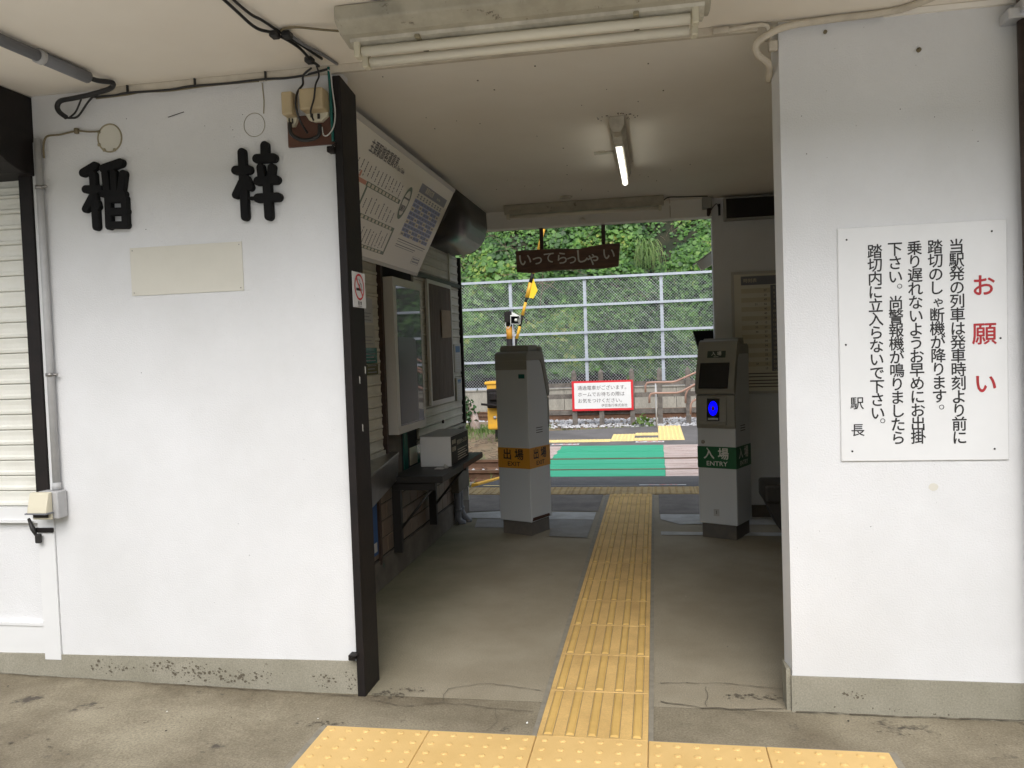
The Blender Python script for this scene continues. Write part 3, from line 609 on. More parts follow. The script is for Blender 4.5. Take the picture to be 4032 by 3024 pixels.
# ---- cables on the soffit
cab('ceiling_cable', [(-.83, -1.0, 2.563), (-.865, -.55, 2.562), (-.876, -.32, 2.558), (-.872, -.18, 2.55), (-.84, -.10, 2.556), (-.815, .03, 2.556), (-.818, .16, 2.55), (-.825, .25, 2.558)], .0058, 'cable', 'black cable sagging across the soffit toward the wiring board')
cab('ceiling_cable', [(-.82, -1.0, 2.566), (-.85, -.42, 2.566), (-.838, -.29, 2.552), (-.835, -.20, 2.562), (-.82, -.09, 2.560), (-.80, .04, 2.560), (-.79, .20, 2.566)], .0052, 'cable', 'black cable running twisted next to the sagging one across the soffit')
cab('ceiling_cable', [(-.818, -.10, 2.564), (-.79, -.12, 2.562), (-.74, -.115, 2.562), (-.66, -.09, 2.555), (-.56, -.07, 2.545)], .0042, 'cabley', 'short khaki cable feeding the large ceiling light from the cable bundle')
cab('ceiling_cable', [(-.80, -.06, 2.562), (-.785, .02, 2.556), (-.77, .12, 2.562), (-.755, .27, 2.566)], .006, 'pvcd', 'dark grey cable from the bundle knot to the top of the corner board')
mb = MB()
for c in ((-.838, -.105, 2.55), (-.80, -.085, 2.553), (-.822, .155, 2.548)): mb.bbox(c[0] - .016, c[1] - .018, c[2] - .012, c[0] + .016, c[1] + .018, c[2] + .012, .005, 1)
tag(mb.build('cable_knot', 'cable'), 'black taped knots joining the soffit cable bundle', 'cable tape')
cab('batten_cable', [(-1.86, .28, 2.535), (-1.75, .281, 2.533), (-1.69, .281, 2.538), (-1.5, .281, 2.534), (-1.40, .281, 2.54), (-1.24, .281, 2.537), (-1.069, .281, 2.539), (-.98, .281, 2.535), (-.895, .281, 2.54), (-.80, .275, 2.552)], .0048, 'cable', 'black cable strung along the batten over the left wall')
cab('batten_cable', [(-1.84, .284, 2.528), (-1.7, .284, 2.531), (-1.62, .284, 2.536), (-1.5, .284, 2.53), (-1.30, .284, 2.536), (-1.1, .284, 2.534)], .003, 'cabley', 'thin brown cable drooping just under the black batten cable')
mb = MB()
for x in (-1.69, -1.382, -1.069): mb.box(x - .003, .278, 2.535, x + .003, .2875, 2.57)
tag(mb.build('cable_clips', 'cable'), 'small dark clips holding the batten cable over the left wall', 'clip')
P2 = thing('ceiling_conduit', 'dark grey conduit pipe fixed under the soffit at the upper left', 'pipe', (-1.74, -.1, 2.54))
mb = MB(); mb.smooth = True; mb.tube([(-1.80, -1.0, 2.545), (-1.745, -.13, 2.545)], .021, 12); mb.build('pipe', 'pvcd', P2)
mb = MB(); mb.tube([(-1.746, -.14, 2.545), (-1.73, .09, 2.545)], .024, 12); mb.build('sleeve', 'pvcd', P2)
mb = MB(); mb.tube([(-1.747, -.16, 2.545), (-1.7455, -.135, 2.545)], .027, 12); mb.build('collar', 'pvc', P2)
mb = MB(); mb.tube(smooth_path([(-1.73, .085, 2.545), (-1.725, .14, 2.548), (-1.70, .20, 2.555), (-1.74, .235, 2.545), (-1.84, .25, 2.535), (-1.93, .26, 2.53), (-1.99, .262, 2.525), (-2.008, .262, 2.505), (-2.0, .262, 2.48), (-1.969, .262, 2.455)], 6), .0105, 8); mb.build('flexible_tail', 'cable', P2)
mb = MB(); mb.tube(smooth_path([(-2.005, .266, 2.50), (-1.985, .268, 2.462), (-1.95, .268, 2.452), (-1.915, .268, 2.458), (-1.87, .27, 2.51), (-1.835, .275, 2.545)], 6), .0045, 6)
mb.tube(smooth_path([(-1.96, .27, 2.455), (-1.93, .27, 2.475), (-1.905, .272, 2.52), (-1.90, .274, 2.54)], 6), .004, 6); mb.build('loose_wire', 'cable', P2)
# ---- right wall bits
P3 = thing('cream_conduit', 'cream painted conduit bending round the top corner of the right wall', 'pipe', (1.0, .29, 2.5))
mb = MB(); mb.smooth = True
mb.tube(smooth_path([(1.60, -.2, 2.555), (1.47, .1, 2.556), (1.40, .22, 2.560), (1.31, .275, 2.558), (1.10, .282, 2.554), (.97, .28, 2.545), (.90, .278, 2.522), (.855, .28, 2.492), (.862, .30, 2.46), (.90, .31, 2.425), (.915, .42, 2.40)], 6), .0125, 10); mb.build('pipe', 'cream', P3)
mb = MB(); mb.smooth = True; mb.tube(smooth_path([(.74, .284, 2.551), (.82, .282, 2.556), (.885, .28, 2.556), (.90, .29, 2.535), (.895, .33, 2.52)], 6), .009, 8); mb.build('branch_pipe', 'cream', P3)
mb = MB(); mb.bbox(.70, .27, 2.54, .76, .305, 2.562, .004, 1); mb.bbox(.90, .30, 2.47, .935, .33, 2.51, .008, 2); build_each(mb, 'joint_box', 'cream', P3)
mb = MB(); mb.tube([(1.416, .3095, 2.425), (1.416, .300, 2.425)], .008, 8); mb.tube([(1.10, .3095, 2.52), (1.10, .302, 2.52)], .007, 8); tag(mb.build('wall_plugs', 'cabley'), 'small brown plugs left in the upper right wall', 'wall plug')
mb = MB(); mb.add([(1.446 + .017 * math.cos(a), .3092, .854 + .014 * math.sin(a)) for a in [k * .5 for k in range(12)]], [tuple(range(11, -1, -1))]); tag(mb.build('wall_stain', 'panel'), kind='structure')
DP = thing('downpipe', 'dark brown downpipe standing at the right end of the wall', 'pipe', (1.79, .25, 0))
mb = MB(); mb.smooth = True; mb.tube([(1.806, .26, 0), (1.766, .26, 2.57)], .046, 16); mb.build('pipe', 'brown', DP)
mb = MB(); mb.bbox(1.68, .225, 2.478, 1.735, .305, 2.515, .004, 1); mb.bbox(1.715, .20, 2.488, 1.86, .32, 2.54, .01, 2); mb.tube([(1.745, .19, 2.515), (1.745, .205, 2.515)], .016, 8); mb.tube([(1.775, .188, 2.50), (1.775, .205, 2.50)], .010, 6); mb.build('clamp', 'silver', DP)

# ================================================================== NOTICE PLATE on the right wall
NS = thing('notice_sign', 'large white notice plate with vertical black writing and red heading on the right wall', 'sign', (1.41, .30, .95))
mb = MB(); mb.bbox(1.128, .303, .951, 1.698, .3095, 1.808, .0025, 1); mb.build('plate', 'white', NS)
cols = [('当駅発の列車は発車時刻より前に', 1.531, 1.720, 1.534, 1.033), ('乗り遅れないようお早めにお出掛', 1.391, 1.721, 1.395, 1.037), ('踏切内に立入らないで下さい', 1.256, 1.716, 1.257, 1.127), ('踏切のしゃ断機が降ります', 1.460, 1.721, 1.468, 1.184), ('下さい', 1.325, 1.721, 1.325, 1.621), ('尚警報機が鳴りましたら', 1.325, 1.526, 1.326, 1.035)]
its = []
for s_, xa, za, xb, zb in cols:
    n = len(s_)
    for i, ch in enumerate(s_):
        t = i / (n - 1); its.append((ch, xa + (xb - xa) * t + (.006 if ch in 'ゃ' else 0), za + (zb - za) * t, .0545 * (.8 if ch == 'ゃ' else 1), 'CENTER', .014, .97))
its += [('駅', 1.186, 1.165, .049, 'CENTER', .008), ('長', 1.187, 1.066, .049, 'CENTER', .008)]
def centred(items):
    """characters centred by the box of their own outline"""
    return items
TXTDY = -.002
text('lettering', [(a[0], a[1], a[2] + TXTDY) + tuple(a[3:]) for a in its], (0, .303, 0), (1, 0, 0), (0, 0, 1), 'ink', NS)
mb = MB()
for x, z in ((1.475, 1.146), (1.339, 1.588), (1.274, 1.10)):
    mb.tube([(x + .0075 * math.cos(a), .3026, z + .0075 * math.sin(a)) for a in [k * math.pi / 8 for k in range(17)]], .0013, 4)
build_each(mb, 'full_stop', 'ink', NS)
text('heading', [('お', 1.619, 1.572, .082, 'CENTER', .018, .98), ('願', 1.620, 1.400, .084, 'CENTER', .014, 1.0), ('い', 1.622, 1.222, .080, 'CENTER', .018, 1.0)], (0, .303, 0), (1, 0, 0), (0, 0, 1), 'redink', NS)
mb = MB()
for x, z in ((1.160, 1.765), (1.648, 1.768), (1.151, 1.382), (1.673, 1.388), (1.167, .989), (1.650, .992)): mb.tube([(x, .304, z), (x, .3015, z)], .0035, 8)
build_each(mb, 'nail', 'ink', NS)
# no smoking plate on the inner face of the corner board
NO = thing('no_smoking_sign', 'small white no smoking plate with red ring on the dark corner board', 'sign', (-.75, .40, 1.6))
mb = MB(); mb.bbox(-.7515, .324, 1.604, -.7495, .472, 1.751, .0008, 1); mb.build('plate', 'white', NO)
O = (-.7492, .398, 1.69); U = (0, 1, 0); V = (0, 0, 1)
def P3d(u, v, l=.0008): return (O[0] + l, O[1] + u, O[2] + v)
def arcband(mb, cu, cv, r0, r1, su=1, sv=1, n=40, lift=.0008):
    vs = []
    for k in range(n): a = 2 * math.pi * k / n; vs += [P3d(cu + r0 * su * math.cos(a), cv + r0 * sv * math.sin(a), lift), P3d(cu + r1 * su * math.cos(a), cv + r1 * sv * math.sin(a), lift)]
    mb.add(vs, [(2 * k, 2 * k + 1, (2 * k + 3) % (2 * n), (2 * k + 2) % (2 * n)) for k in range(n)])
def seg2(mb, a, b, w_, lift):
    a = Vector(a); b = Vector(b); t = (b - a).normalized(); n = Vector((-t.y, t.x)) * w_ / 2
    mb.add([P3d(*(a - n), lift), P3d(*(b - n), lift), P3d(*(b + n), lift), P3d(*(a + n), lift)], [(0, 1, 2, 3)])
mb = MB(); seg2(mb, (-.036, -.010), (.020, -.010), .011, .0008); seg2(mb, (.026, -.010), (.032, -.010), .011, .0008)
for pts in ([(-.022, .040), (-.018, .018), (-.004, .010), (.008, .008), (.010, -.002)], [(-.004, .034), (.006, .026), (.010, .016), (.024, .012), (.028, -.002)]):
    for a, b in zip(pts, pts[1:]): seg2(mb, a, b, .0038, .0008)
mb.build('pictogram', 'ink', NO)
mb = MB(); arcband(mb, 0, 0, .047, .055, lift=.0011); seg2(mb, (-.034, .035), (.034, -.035), .008, .0013); mb.build('prohibition_ring', 'red', NO)
text('lettering', [('禁  煙', 0, -.068, .016, 'CENTER', .02), ('NO SMOKING', 0, -.080, .007, 'CENTER', 0)], (O[0], O[1], O[2]), U, V, 'ink', NO)

# ================================================================== LAMPS
def fluor(name, label, x0, x1, y0, y1, ztop, zb, ntube, tubes_y, skew=0, cat='lamp'):
    T = thing(name, label, cat, ((x0 + x1) / 2, (y0 + y1) / 2, zb), group='unlit fluorescent lamps')
    return T
F1 = thing('fluorescent_lamp', 'large unlit twin tube lamp on the soffit in front of the passage', 'ceiling lamp', (.05, -.1, 2.43), group='fluorescent lamps')
mb = MB(); mb.prism([(-.235, 2.52), (-.235, CE - .002), (.02, CE - .002), (.02, 2.52), (-.03, 2.49), (-.10, 2.475), (-.185, 2.49)], -.565, .665, 'x'); mb.build('housing', 'lampdirt', F1, bevel=.006)
mb = MB(); mb.prism([(-.17, 2.50), (.0, 2.515), (.0, 2.485), (-.10, 2.462), (-.155, 2.476)], -.54, .645, 'x'); mb.build('reflector', 'lampbody', F1)
for y, z in ((-.135, 2.448), (-.055, 2.440)):
    mb = MB(); mb.tube([(-.505, y, z), (.60, y, z)], .0165, 14); tb = mb.build('tube', 'tube', F1)
    mb = MB()
    for x in (-.53, .605): mb.bbox(x, y - .02, z - .022, x + .022, y + .02, z + .045, .004, 1)
    build_each(mb, 'tube_socket', 'boxcream', F1)
    mb = MB()
    for x in (-.31, .42): mb.bbox(x, y - .03, z + .018, x + .018, y + .01, z + .03, .002, 1)
    build_each(mb, 'clip', 'ringmark', F1)
mb = MB(); mb.tube([(-.40, -.30, 2.571), (-.40, -.30, 2.566)], .055, 20); tag(mb.build('ceiling_vent', 'gap'), 'round black opening in the soffit beside the large lamp', 'vent')
F2 = thing('fluorescent_lamp', 'single narrow unlit lamp along the ceiling just inside the exit beam', 'ceiling lamp', (-.1, 3.5, 2.49), group='fluorescent lamps')
mb = MB(); mb.prism([(3.60, CE - .002), (3.60, 2.53), (3.635, 2.50), (3.69, 2.50), (3.72, 2.53), (3.72, CE - .002)], -.70, .56, 'x'); mb.build('housing', 'lampdirt', F2, bevel=.004)
mb = MB(); mb.tube([(-.66, 3.66, 2.482), (.52, 3.66, 2.482)], .014, 12); mb.build('tube', 'tube', F2)
mb = MB()
for x in (-.685, .52): mb.bbox(x, 3.635, 2.462, x + .022, 3.685, 2.512, .004, 1)
build_each(mb, 'tube_socket', 'boxcream', F2)
F3 = thing('fluorescent_lamp', 'lit tube lamp in the middle of the passage ceiling', 'ceiling lamp', (.3, 2, 2.45), group='fluorescent lamps')
mb = MB(); mb.prism([(.262, CE - .002), (.262, 2.525), (.280, 2.49), (.322, 2.49), (.340, 2.525), (.340, CE - .002)], 1.34, 2.52, 'y'); mb.build('housing', 'lampbody', F3, bevel=.003)
mb = MB(); mb.tube([(.301, 1.49, 2.462), (.301, 2.50, 2.462)], .0165, 14); mb.build('tube', 'lit', F3)
mb = MB(); mb.bbox(.276, 1.44, 2.45, .326, 1.488, 2.52, .005, 1); mb.bbox(.280, 2.502, 2.45, .322, 2.53, 2.50, .004, 1); build_each(mb, 'tube_socket', 'lampbody', F3)
mb = MB()
for k in range(40):
    a = rnd.random() * 6.28; r_ = rnd.uniform(.02, .12); x = .30 + r_ * math.cos(a); y = 1.34 + .8 * r_ * math.sin(a); s_ = rnd.uniform(.003, .008); mb.box(x, y, CE - .003, x + s_, y + s_, CE + .001)
for k in range(30):
    x = rnd.uniform(-.7, .85); y = rnd.uniform(.35, 3.4); s_ = rnd.uniform(.003, .007); mb.box(x, y, CE - .002, x + s_, y + s_ * 1.5, CE + .001)
tag(mb.build('ceiling_specks', 'grime'), kind='stuff')
mb = MB(); mb.box(.135, 2.06, CE - .012, .258, 2.10, CE - .001); mb.box(.16, 2.05, CE - .006, .20, 2.125, CE - .0005); tag(mb.build('ceiling_bracket', 'lampbody'), 'flat metal bracket left on the ceiling beside the lit lamp', 'bracket')
for x, y, lab in ((-.18, 3.42, 'round flat ceiling cap just in front of the narrow lamp'),):
    mb = MB(); mb.smooth = True; mb.tube([(x, y, CE), (x, y, CE - .012)], .05, 20); mb.build('ceiling_cap', 'lampbody', B)
mb = MB(); mb.tube([(-.10, 3.899, 2.455), (-.10, 3.893, 2.455)], .03, 16); mb.build('beam_cap', 'beam', B)
cab('beam_cable', [(.56, 3.66, 2.54), (.60, 3.70, 2.566), (.70, 3.72, 2.566), (.90, 3.76, 2.566)], .004, 'gap', 'dark cable from the narrow lamp along the ceiling to the corner box')
cab('beam_cable', [(.60, 3.72, 2.566), (.61, 3.89, 2.566), (.612, 3.895, 2.50), (.612, 3.895, 2.44)], .0035, 'cream', 'pale cable dropping down the beam beside the narrow lamp')
CB = thing('sensor_box', 'grey box with a small dark sensor hanging in the corner of beam and back wall', 'sensor', (.90, 3.86, 2.45))
mb = MB(); mb.bbox(.862, 3.80, 2.482, .935, 3.888, CE - .002, .004, 1); mb.build('housing', 'gatetop', CB)
mb = MB(); mb.tube([(.915, 3.84, 2.482), (.912, 3.84, 2.45), (.905, 3.83, 2.425)], [.018, .016, .01], 10); mb.build('sensor_head', 'brown', CB)

# ================================================================== HANGING BOARD
HB = thing('hanging_sign', 'dark wooden board with brushed pale writing hanging in the passage exit', 'sign', (-.24, 4.0, 2.07))
mb = MB(); top = [(-.677, 2.250), (-.50, 2.252), (-.32, 2.250), (-.22, 2.246), (-.14, 2.240), (-.05, 2.252), (.03, 2.263), (.12, 2.268), (.201, 2.266)]; bot = [(.183, 2.078), (.05, 2.066), (-.12, 2.070), (-.35, 2.072), (-.55, 2.060), (-.674, 2.072)]
mb.prism(top[::-1] + bot[::-1], 3.985, 4.02, 'y'); mb.build('board', 'signwood', HB, bevel=.003)
for x in (-.455, .065):
    mb = MB(); mb.box(x - .016, 3.992, 2.245, x + .016, 4.004, 2.43); mb.build('strap', 'brown', HB)
hira = [('い', -.60, 2.168, .118), ('っ', -.495, 2.168, .112), ('て', -.395, 2.176, .105), ('ら', -.285, 2.165, .112), ('っ', -.205, 2.158, .105), ('し', -.12, 2.172, .125), ('ゃ', -.025, 2.150, .125), ('い', .105, 2.180, .110)]
text('lettering', [(a, x, z - .003, s_, 'CENTER', .014, 1.0 if a != 'い' else 1.05, rnd.uniform(-.05, .08)) for a, x, z, s_ in hira], (0, 3.985, 0), (1, 0, 0), (0, 0, 1), 'whitel', HB)

# ================================================================== LEFT SIDE OF THE PASSAGE
XW = -1.2
H = thing('shutter_hood', 'dark curved metal hood along the top of the passage left wall', 'hood', (-1.05, 2.2, 2.24))
mb = MB(); mb.smooth = True
prof = [(-1.235, CE - .003), (-.903, CE - .003), (-.899, 2.44), (-.91, 2.385), (-.931, 2.336), (-.956, 2.30), (-.988, 2.272), (-1.02, 2.252), (-1.055, 2.238), (-1.10, 2.232), (-1.235, 2.230)]
mb.prism(prof, 2.618, 3.898, 'y'); o = mb.build('hood', 'hood', H)
for p in o.data.polygons:
    if len(p.vertices) > 4: p.use_smooth = False
cab('hood_wire', [(-.95, 2.55, 2.42), (-.93, 2.85, 2.40), (-.94, 2.95, 2.34), (-1.0, 2.9, 2.26), (-1.05, 2.75, 2.20)], .002, 'gap', 'thin wire drooping under the curved hood')
S2 = thing('ticket_window_shutter', 'cream slatted shutter beside the display case at the near end of the passage wall', 'shutter', (-1.2, 1.2, .8))
mb = MB(); curtain(mb, 'y', .47, 1.945, -1.212, .82, 2.23, .0672, 1); mb.build('curtain', 'shut', S2)
mb = MB(); mb.box(-1.225, .47, .775, -1.195, 1.95, .819); mb.build('bottom_bar', 'shut', S2)
mb = MB(); mb.box(-1.234, 1.975, .62, -1.192, 2.01, 2.23); mb.build('guide_rail', 'brown', S2)
S3 = thing('kiosk_shutter', 'cream slatted shutter behind the brown notice panel at the far end of the passage wall', 'shutter', (-1.2, 3.4, .8))
mb = MB(); curtain(mb, 'y', 2.72, 4.06, -1.212, .80, 2.23, .067, 1); mb.build('curtain', 'shut', S3)
mb = MB(); mb.prism([(-1.232, .79), (-1.19, .79), (-1.205, .765), (-1.232, .765)], 2.72, 4.07, 'y'); mb.build('bottom_bar', 'shut', S3)
mb = MB(); mb.box(-1.24, 4.07, .79, -1.185, 4.10, 2.23); mb.build('guide_rail', 'black', S3)
mb = MB(); mb.box(-1.203, 2.70, 1.962, -1.190, 4.069, 1.995); mb.build('cross_bar', 'darkmetal', S3)
mb = MB(); mb.box(-1.203, 3.715, 1.50, -1.192, 3.735, 2.23); mb.build('mullion', 'shut', S3)
mb = MB(); mb.tube([(-1.208, 3.373, .867), (-1.196, 3.373, .867)], .014, 12); mb.build('keyhole', 'gap', S3)
mb = MB(); mb.box(-1.234, 2.70, .62, -1.225, 4.06, .76); mb.build('glass_sill', 'teal', S3)
mb = MB(); mb.box(-1.236, 2.01, .58, -1.215, 2.36, .90); mb.build('counter_backing', 'grime', S3) if False else None
mb = MB(); mb.box(-1.234, 2.012, .60, -1.222, 2.70, 2.23); tag(mb.build('window_recess', 'dark', B))
mb = MB(); mb.box(-1.2215, 2.02, .60, -1.2165, 2.33, .91); tag(mb.build('jamb_panel', 'grime', B))
mb = MB(); mb.box(-1.2215, 2.38, .60, -1.2165, 2.47, .91); tag(mb.build('window_glass', 'teal', B))
mb = MB(); mb.box(-1.2215, 2.52, .64, -1.2165, 2.69, .76); tag(mb.build('lower_pane', 'fcell', B))
# fare board, leaning out from the wall
FB = thing('fare_board', 'white fare table board tilted above the ticket window', 'fare board', (-1.0, 1.7, 1.945))
UU = Vector((0, 1, 0)); VV = Vector((.297, 0, .575)).normalized(); NN = UU.cross(VV); FO = Vector((-1.15, 0, 1.945)); TH = .012
def fb(n=0): return FO + NN * n
mb = MB(); plate(mb, fb(-.012), UU, VV, .60, 0, 2.612, .648, .012); mb.build('sheet', 'board', FB)
mb = MB(); plate(mb, fb(0), UU, VV, .60, .622, 2.612, .648, .003); plate(mb, fb(0), UU, VV, .60, 0, 2.612, .022, .003); mb.build('edge_trim', 'alum', FB)
text('title', [('主要駅旅客運賃表', 1.025, .556, .072, 'LEFT', .012, .76), ('Fare Table', 1.475, .541, .036, 'LEFT', .012, .80)], fb(0), UU, VV, 'ftext', FB, lift=.0012)
mb = MB()
def pr(u0, v0, u1, v1, t=.0006): plate(mb, fb(0), UU, VV, u0, v0, u1, v1, t, .0006)
pr(1.17, .372, 1.70, .398); pr(1.17, .22, 1.195, .372); pr(1.29, .212, 1.82, .236)
mb = MB(); pr(1.17, .372, 1.72, .398); pr(1.180, .236, 1.200, .3715); pr(1.180, .214, 1.82, .2355); pr(1.800, .084, 1.82, .2135); pr(1.18, .064, 1.82, .0835); mb.build('route_line', 'folive', FB)
mb = MB(); n = 48; vs = []
for k in range(n):
    a = 2 * math.pi * k / n
    for r_ in (.076, .101): vs.append(fb(.0016) + UU * (1.806 + r_ * .62 * math.cos(a)) + VV * (.395 + r_ * math.sin(a)))
mb.add(vs, [(2 * k, 2 * k + 1, (2 * k + 3) % (2 * n), (2 * k + 2) % (2 * n)) for k in range(n)]); mb.build('route_ring', 'folive', FB)
text('fare', [('3870', 1.806, .360, .052, 'CENTER', .02, .80)], fb(0), UU, VV, 'ftext', FB, lift=.0014)
mb = MB(); r_ = random.Random(3)
def tick(u, v0, v1, w_=.010):
    v = v1
    while v > v0:
        h = r_.uniform(.008, .013); pr(u - w_ / 2, v - h, u + w_ / 2 * r_.uniform(.4, 1), v - .0015); v -= h + .001 if r_.random() < .8 else h + .007
for k in range(13):
    u = .97 + .058 * k
    if u < 1.70: tick(u, .405 + r_.uniform(0, .02), .487 - r_.uniform(0, .012))
for k in range(8): tick(1.25 + .066 * k, .243 + r_.uniform(0, .03), .345 - r_.uniform(0, .03), .011)
for k in range(11): tick(1.215 + .053 * k, .092 + r_.uniform(0, .01), .195 - r_.uniform(0, .03), .010)
for k in range(6): pr(1.76 + .016 * k, .418, 1.772 + .016 * k, .428)
for k, v in enumerate((.192, .176, .158, .144)): pr(1.95, v - .005 - (k % 2) * -.002, 2.53 - .18 * (k > 1) - .02 * (k % 2), v)
mb.build('small_print', 'ftext', FB)
mb = MB()
for k in range(9): pr(1.185 + .058 * k, .376, 1.225 + .058 * k, .394, .0012)
for k in range(10): pr(1.21 + .058 * k, .2165, 1.245 + .058 * k, .2325, .0012)
for k in range(10): pr(1.20 + .058 * k, .067, 1.238 + .058 * k, .080, .0012)
mb.build('fare_cell', 'fcell', FB)
mb = MB(); pr(1.02, .374, 1.165, .396); pr(1.04, .40, 1.06, .43); mb.build('orange_band', 'forange', FB)
mb = MB(); pr(1.950, .497, 2.540, .553); mb.build('table_header', 'fgrey', FB)
text('header_lettering', [('運賃対応表', 2.06, .525, .040, 'LEFT', .02, .9), ('Fare Table', 2.33, .522, .022, 'LEFT', .01, .8)], fb(.0008), UU, VV, 'fcell', FB)
mb = MB(); mb2 = MB(); mb3 = MB(); r_ = random.Random(5)
for i in range(9):
    for j in range(9):
        u0 = 1.945 + .0645 * i; v0 = .213 + .0268 * j; t = mb if (i * 7 + j * 5 + i * j) % 3 != 0 else mb2
        plate(t, fb(0), UU, VV, u0 + .0015, v0 + .0015, u0 + .063, v0 + .0255, .0006, .0006)
        for q in range(3): plate(mb3, fb(0), UU, VV, u0 + .014 + q * .013, v0 + .007, u0 + .023 + q * .013, v0 + .019, .0005, .0014)
for i in range(9):
    for q in range(2): plate(mb3, fb(0), UU, VV, 1.955 + .0645 * i, .462 + q * .014, 1.985 + .0645 * i, .471 + q * .014, .0005, .0010)
for (a, b, c, d_) in ((2.36, .07, 2.52, .0715), (2.36, .118, 2.52, .1195), (2.36, .07, 2.362, .118), (2.518, .07, 2.52, .118)): plate(mb3, fb(0), UU, VV, a, b, c, d_, .0005, .0010)
for q in range(5): plate(mb3, fb(0), UU, VV, 2.38 + .028 * q, .080, 2.40 + .028 * q, .090, .0005, .0010); plate(mb3, fb(0), UU, VV, 2.38 + .028 * q, .100, 2.40 + .028 * q, .110, .0005, .0010)
mb.build('chart_cell', 'fblue', FB); mb2.build('chart_cell', 'fcell', FB); mb3.build('chart_print', 'fgrey', FB)
# display case
DC = thing('display_case', 'slim white framed display case with dark glass on the passage wall', 'display case', (-1.17, 2.5, .9))
y0, y1, z0, z1, xf = 2.03, 2.66, .903, 1.893, -1.135; fr = .058
mb = MB(); mb.box(XW - .012, y0, z0, xf - .004, y1, z1); mb.box(xf - .004, y0, z0, xf, y0 + fr, z1); mb.box(xf - .004, y1 - fr * .6, z0, xf, y1, z1); mb.box(xf - .004, y0 + fr, z0, xf, y1 - fr * .6, z0 + .045); mb.box(xf - .004, y0 + fr, z1 - .05, xf, y1 - fr * .6, z1); mb.build('frame', 'alum', DC)
mb = MB(); mb.box(xf - .0038, y0 + fr + .001, z0 + .047, xf - .002, y1 - fr * .6 - .001, z1 - .051); mb.build('glass_front', 'glass', DC)
mb = MB(); mb.prism([(y0 + fr + .01, z0 + .055), (y1 - fr * .6 - .13, z0 + .055), (y1 - fr * .6 - .13, z0 + .56), (y1 - fr * .6 - .15, z0 + .60), (y1 - fr * .6 - .20, z0 + .615), (y0 + fr + .01, z0 + .615)], xf - .0019, xf - .0012, 'x'); mb.build('navy_shape', 'navy_shape', DC)  # plain navy shape with a cut corner over the glass front
# brown notice panel
NP = thing('notice_board', 'weathered brown notice panel in a pale frame on the far shutter', 'notice board', (-1.19, 3.33, 1.02))
mb = MB(); mb.box(-1.195, 3.01, 1.05, -1.183, 3.665, 1.93); mb.build('board', 'oldwood', NP)
mb = MB(); mb.box(-1.198, 2.975, 1.018, -1.178, 3.009, 1.958); mb.box(-1.198, 3.666, 1.018, -1.178, 3.692, 1.958); mb.box(-1.198, 3.009, 1.018, -1.178, 3.666, 1.0495); mb.box(-1.198, 3.009, 1.9305, -1.178, 3.666, 1.958); mb.build('frame', 'alum', NP)
mb = MB(); mb.add([(-1.175, 3.34, 1.525), (-1.175, 3.64, 1.535), (-1.175, 3.635, 1.752), (-1.170, 3.33, 1.745)], [(0, 1, 2, 3)]); mb.add([(-1.178, 3.34, 1.525), (-1.178, 3.64, 1.535), (-1.178, 3.635, 1.752), (-1.173, 3.33, 1.745)], [(3, 2, 1, 0)])
pp = mb.build('pinned_paper', 'paper'); tag(pp, 'curling brown sheet of paper pinned on the weathered notice panel', 'paper')
for (ya, yb, za, zb, hy, lb) in ((3.77, 3.99, 1.245, 1.478, 1.41, 'pale paper notice with blue heading, upper one near the black shutter rail'), (3.81, 3.99, 1.003, 1.195, 1.15, 'pale paper notice with blue heading, lower one near the black shutter rail')):
    T = thing('paper_notice', lb, 'notice', (-1.19, ya, za), group='paper notices on the far shutter')
    mb = MB(); mb.box(-1.2, ya, za, -1.188, yb, zb); mb.build('sheet', 'paperw', T)
    mb = MB(); mb.box(-1.1879, ya + .04, hy, -1.187, yb - .03, zb - .015); mb.build('heading', 'blue', T)
    mb = MB()
    for q in range(7): mb.box(-1.1879, ya + .045, za + .025 + q * .021, -1.187, yb - .04 - .02 * (q % 3), za + .032 + q * .021)
    mb.build('small_print', 'pvc', T)
# stickers on the near shutter
for (ya, yb, za, zb, m, lb) in ((1.62, 1.83, 1.60, 1.745, 'pvc', 'pale grey sticker on the near shutter, the highest one'), (1.64, 1.85, 1.46, 1.585, 'paperw', 'printed white sticker on the near shutter, under the grey one'), (1.66, 1.88, 1.36, 1.45, 'teal', 'dark green sticker on the near shutter, the lowest but one'), (1.68, 1.89, 1.29, 1.352, 'moss', 'olive sticker on the near shutter, the lowest one')):
    T = thing('sticker', lb, 'sticker', (-1.2, ya, za), group='stickers on the near shutter')
    mb = MB(); mb.box(-1.2035, ya, za, -1.2022, yb, zb); mb.build('film', m, T)
    mb = MB()
    for q in range(3): mb.box(-1.2022, ya + .03, za + .012 + q * .02, -1.2018, yb - .03 - .03 * (q % 2), za + .018 + q * .02)
    mb.build('small_print', 'fgrey', T)
# stainless ledge below the near shutter
LD = thing('ticket_ledge', 'stainless steel ledge under the ticket window', 'ledge', (-1.1, 1.3, .6))
mb = MB(); mb.prism([(-1.238, .50), (-1.238, 2.09), (-1.205, 2.09), (-1.148, 2.066), (-1.0, 1.165), (-.93, .75), (-.93, .50)], .775, .792, 'z'); mb.build('ledge_top', 'stain', LD, bevel=.002)
mb = MB(); mb.add([(-1.151, 2.062, .774), (-.932, .752, .774), (-.95, .76, .60), (-1.16, 2.055, .62), (-1.235, 2.08, .774), (-1.235, 2.07, .62), (-1.235, .76, .60), (-1.235, .752, .774)], [(0, 1, 2, 3), (4, 0, 3, 5), (1, 7, 6, 2), (3, 2, 6, 5)]); mb.build('skirt', 'stain', LD)
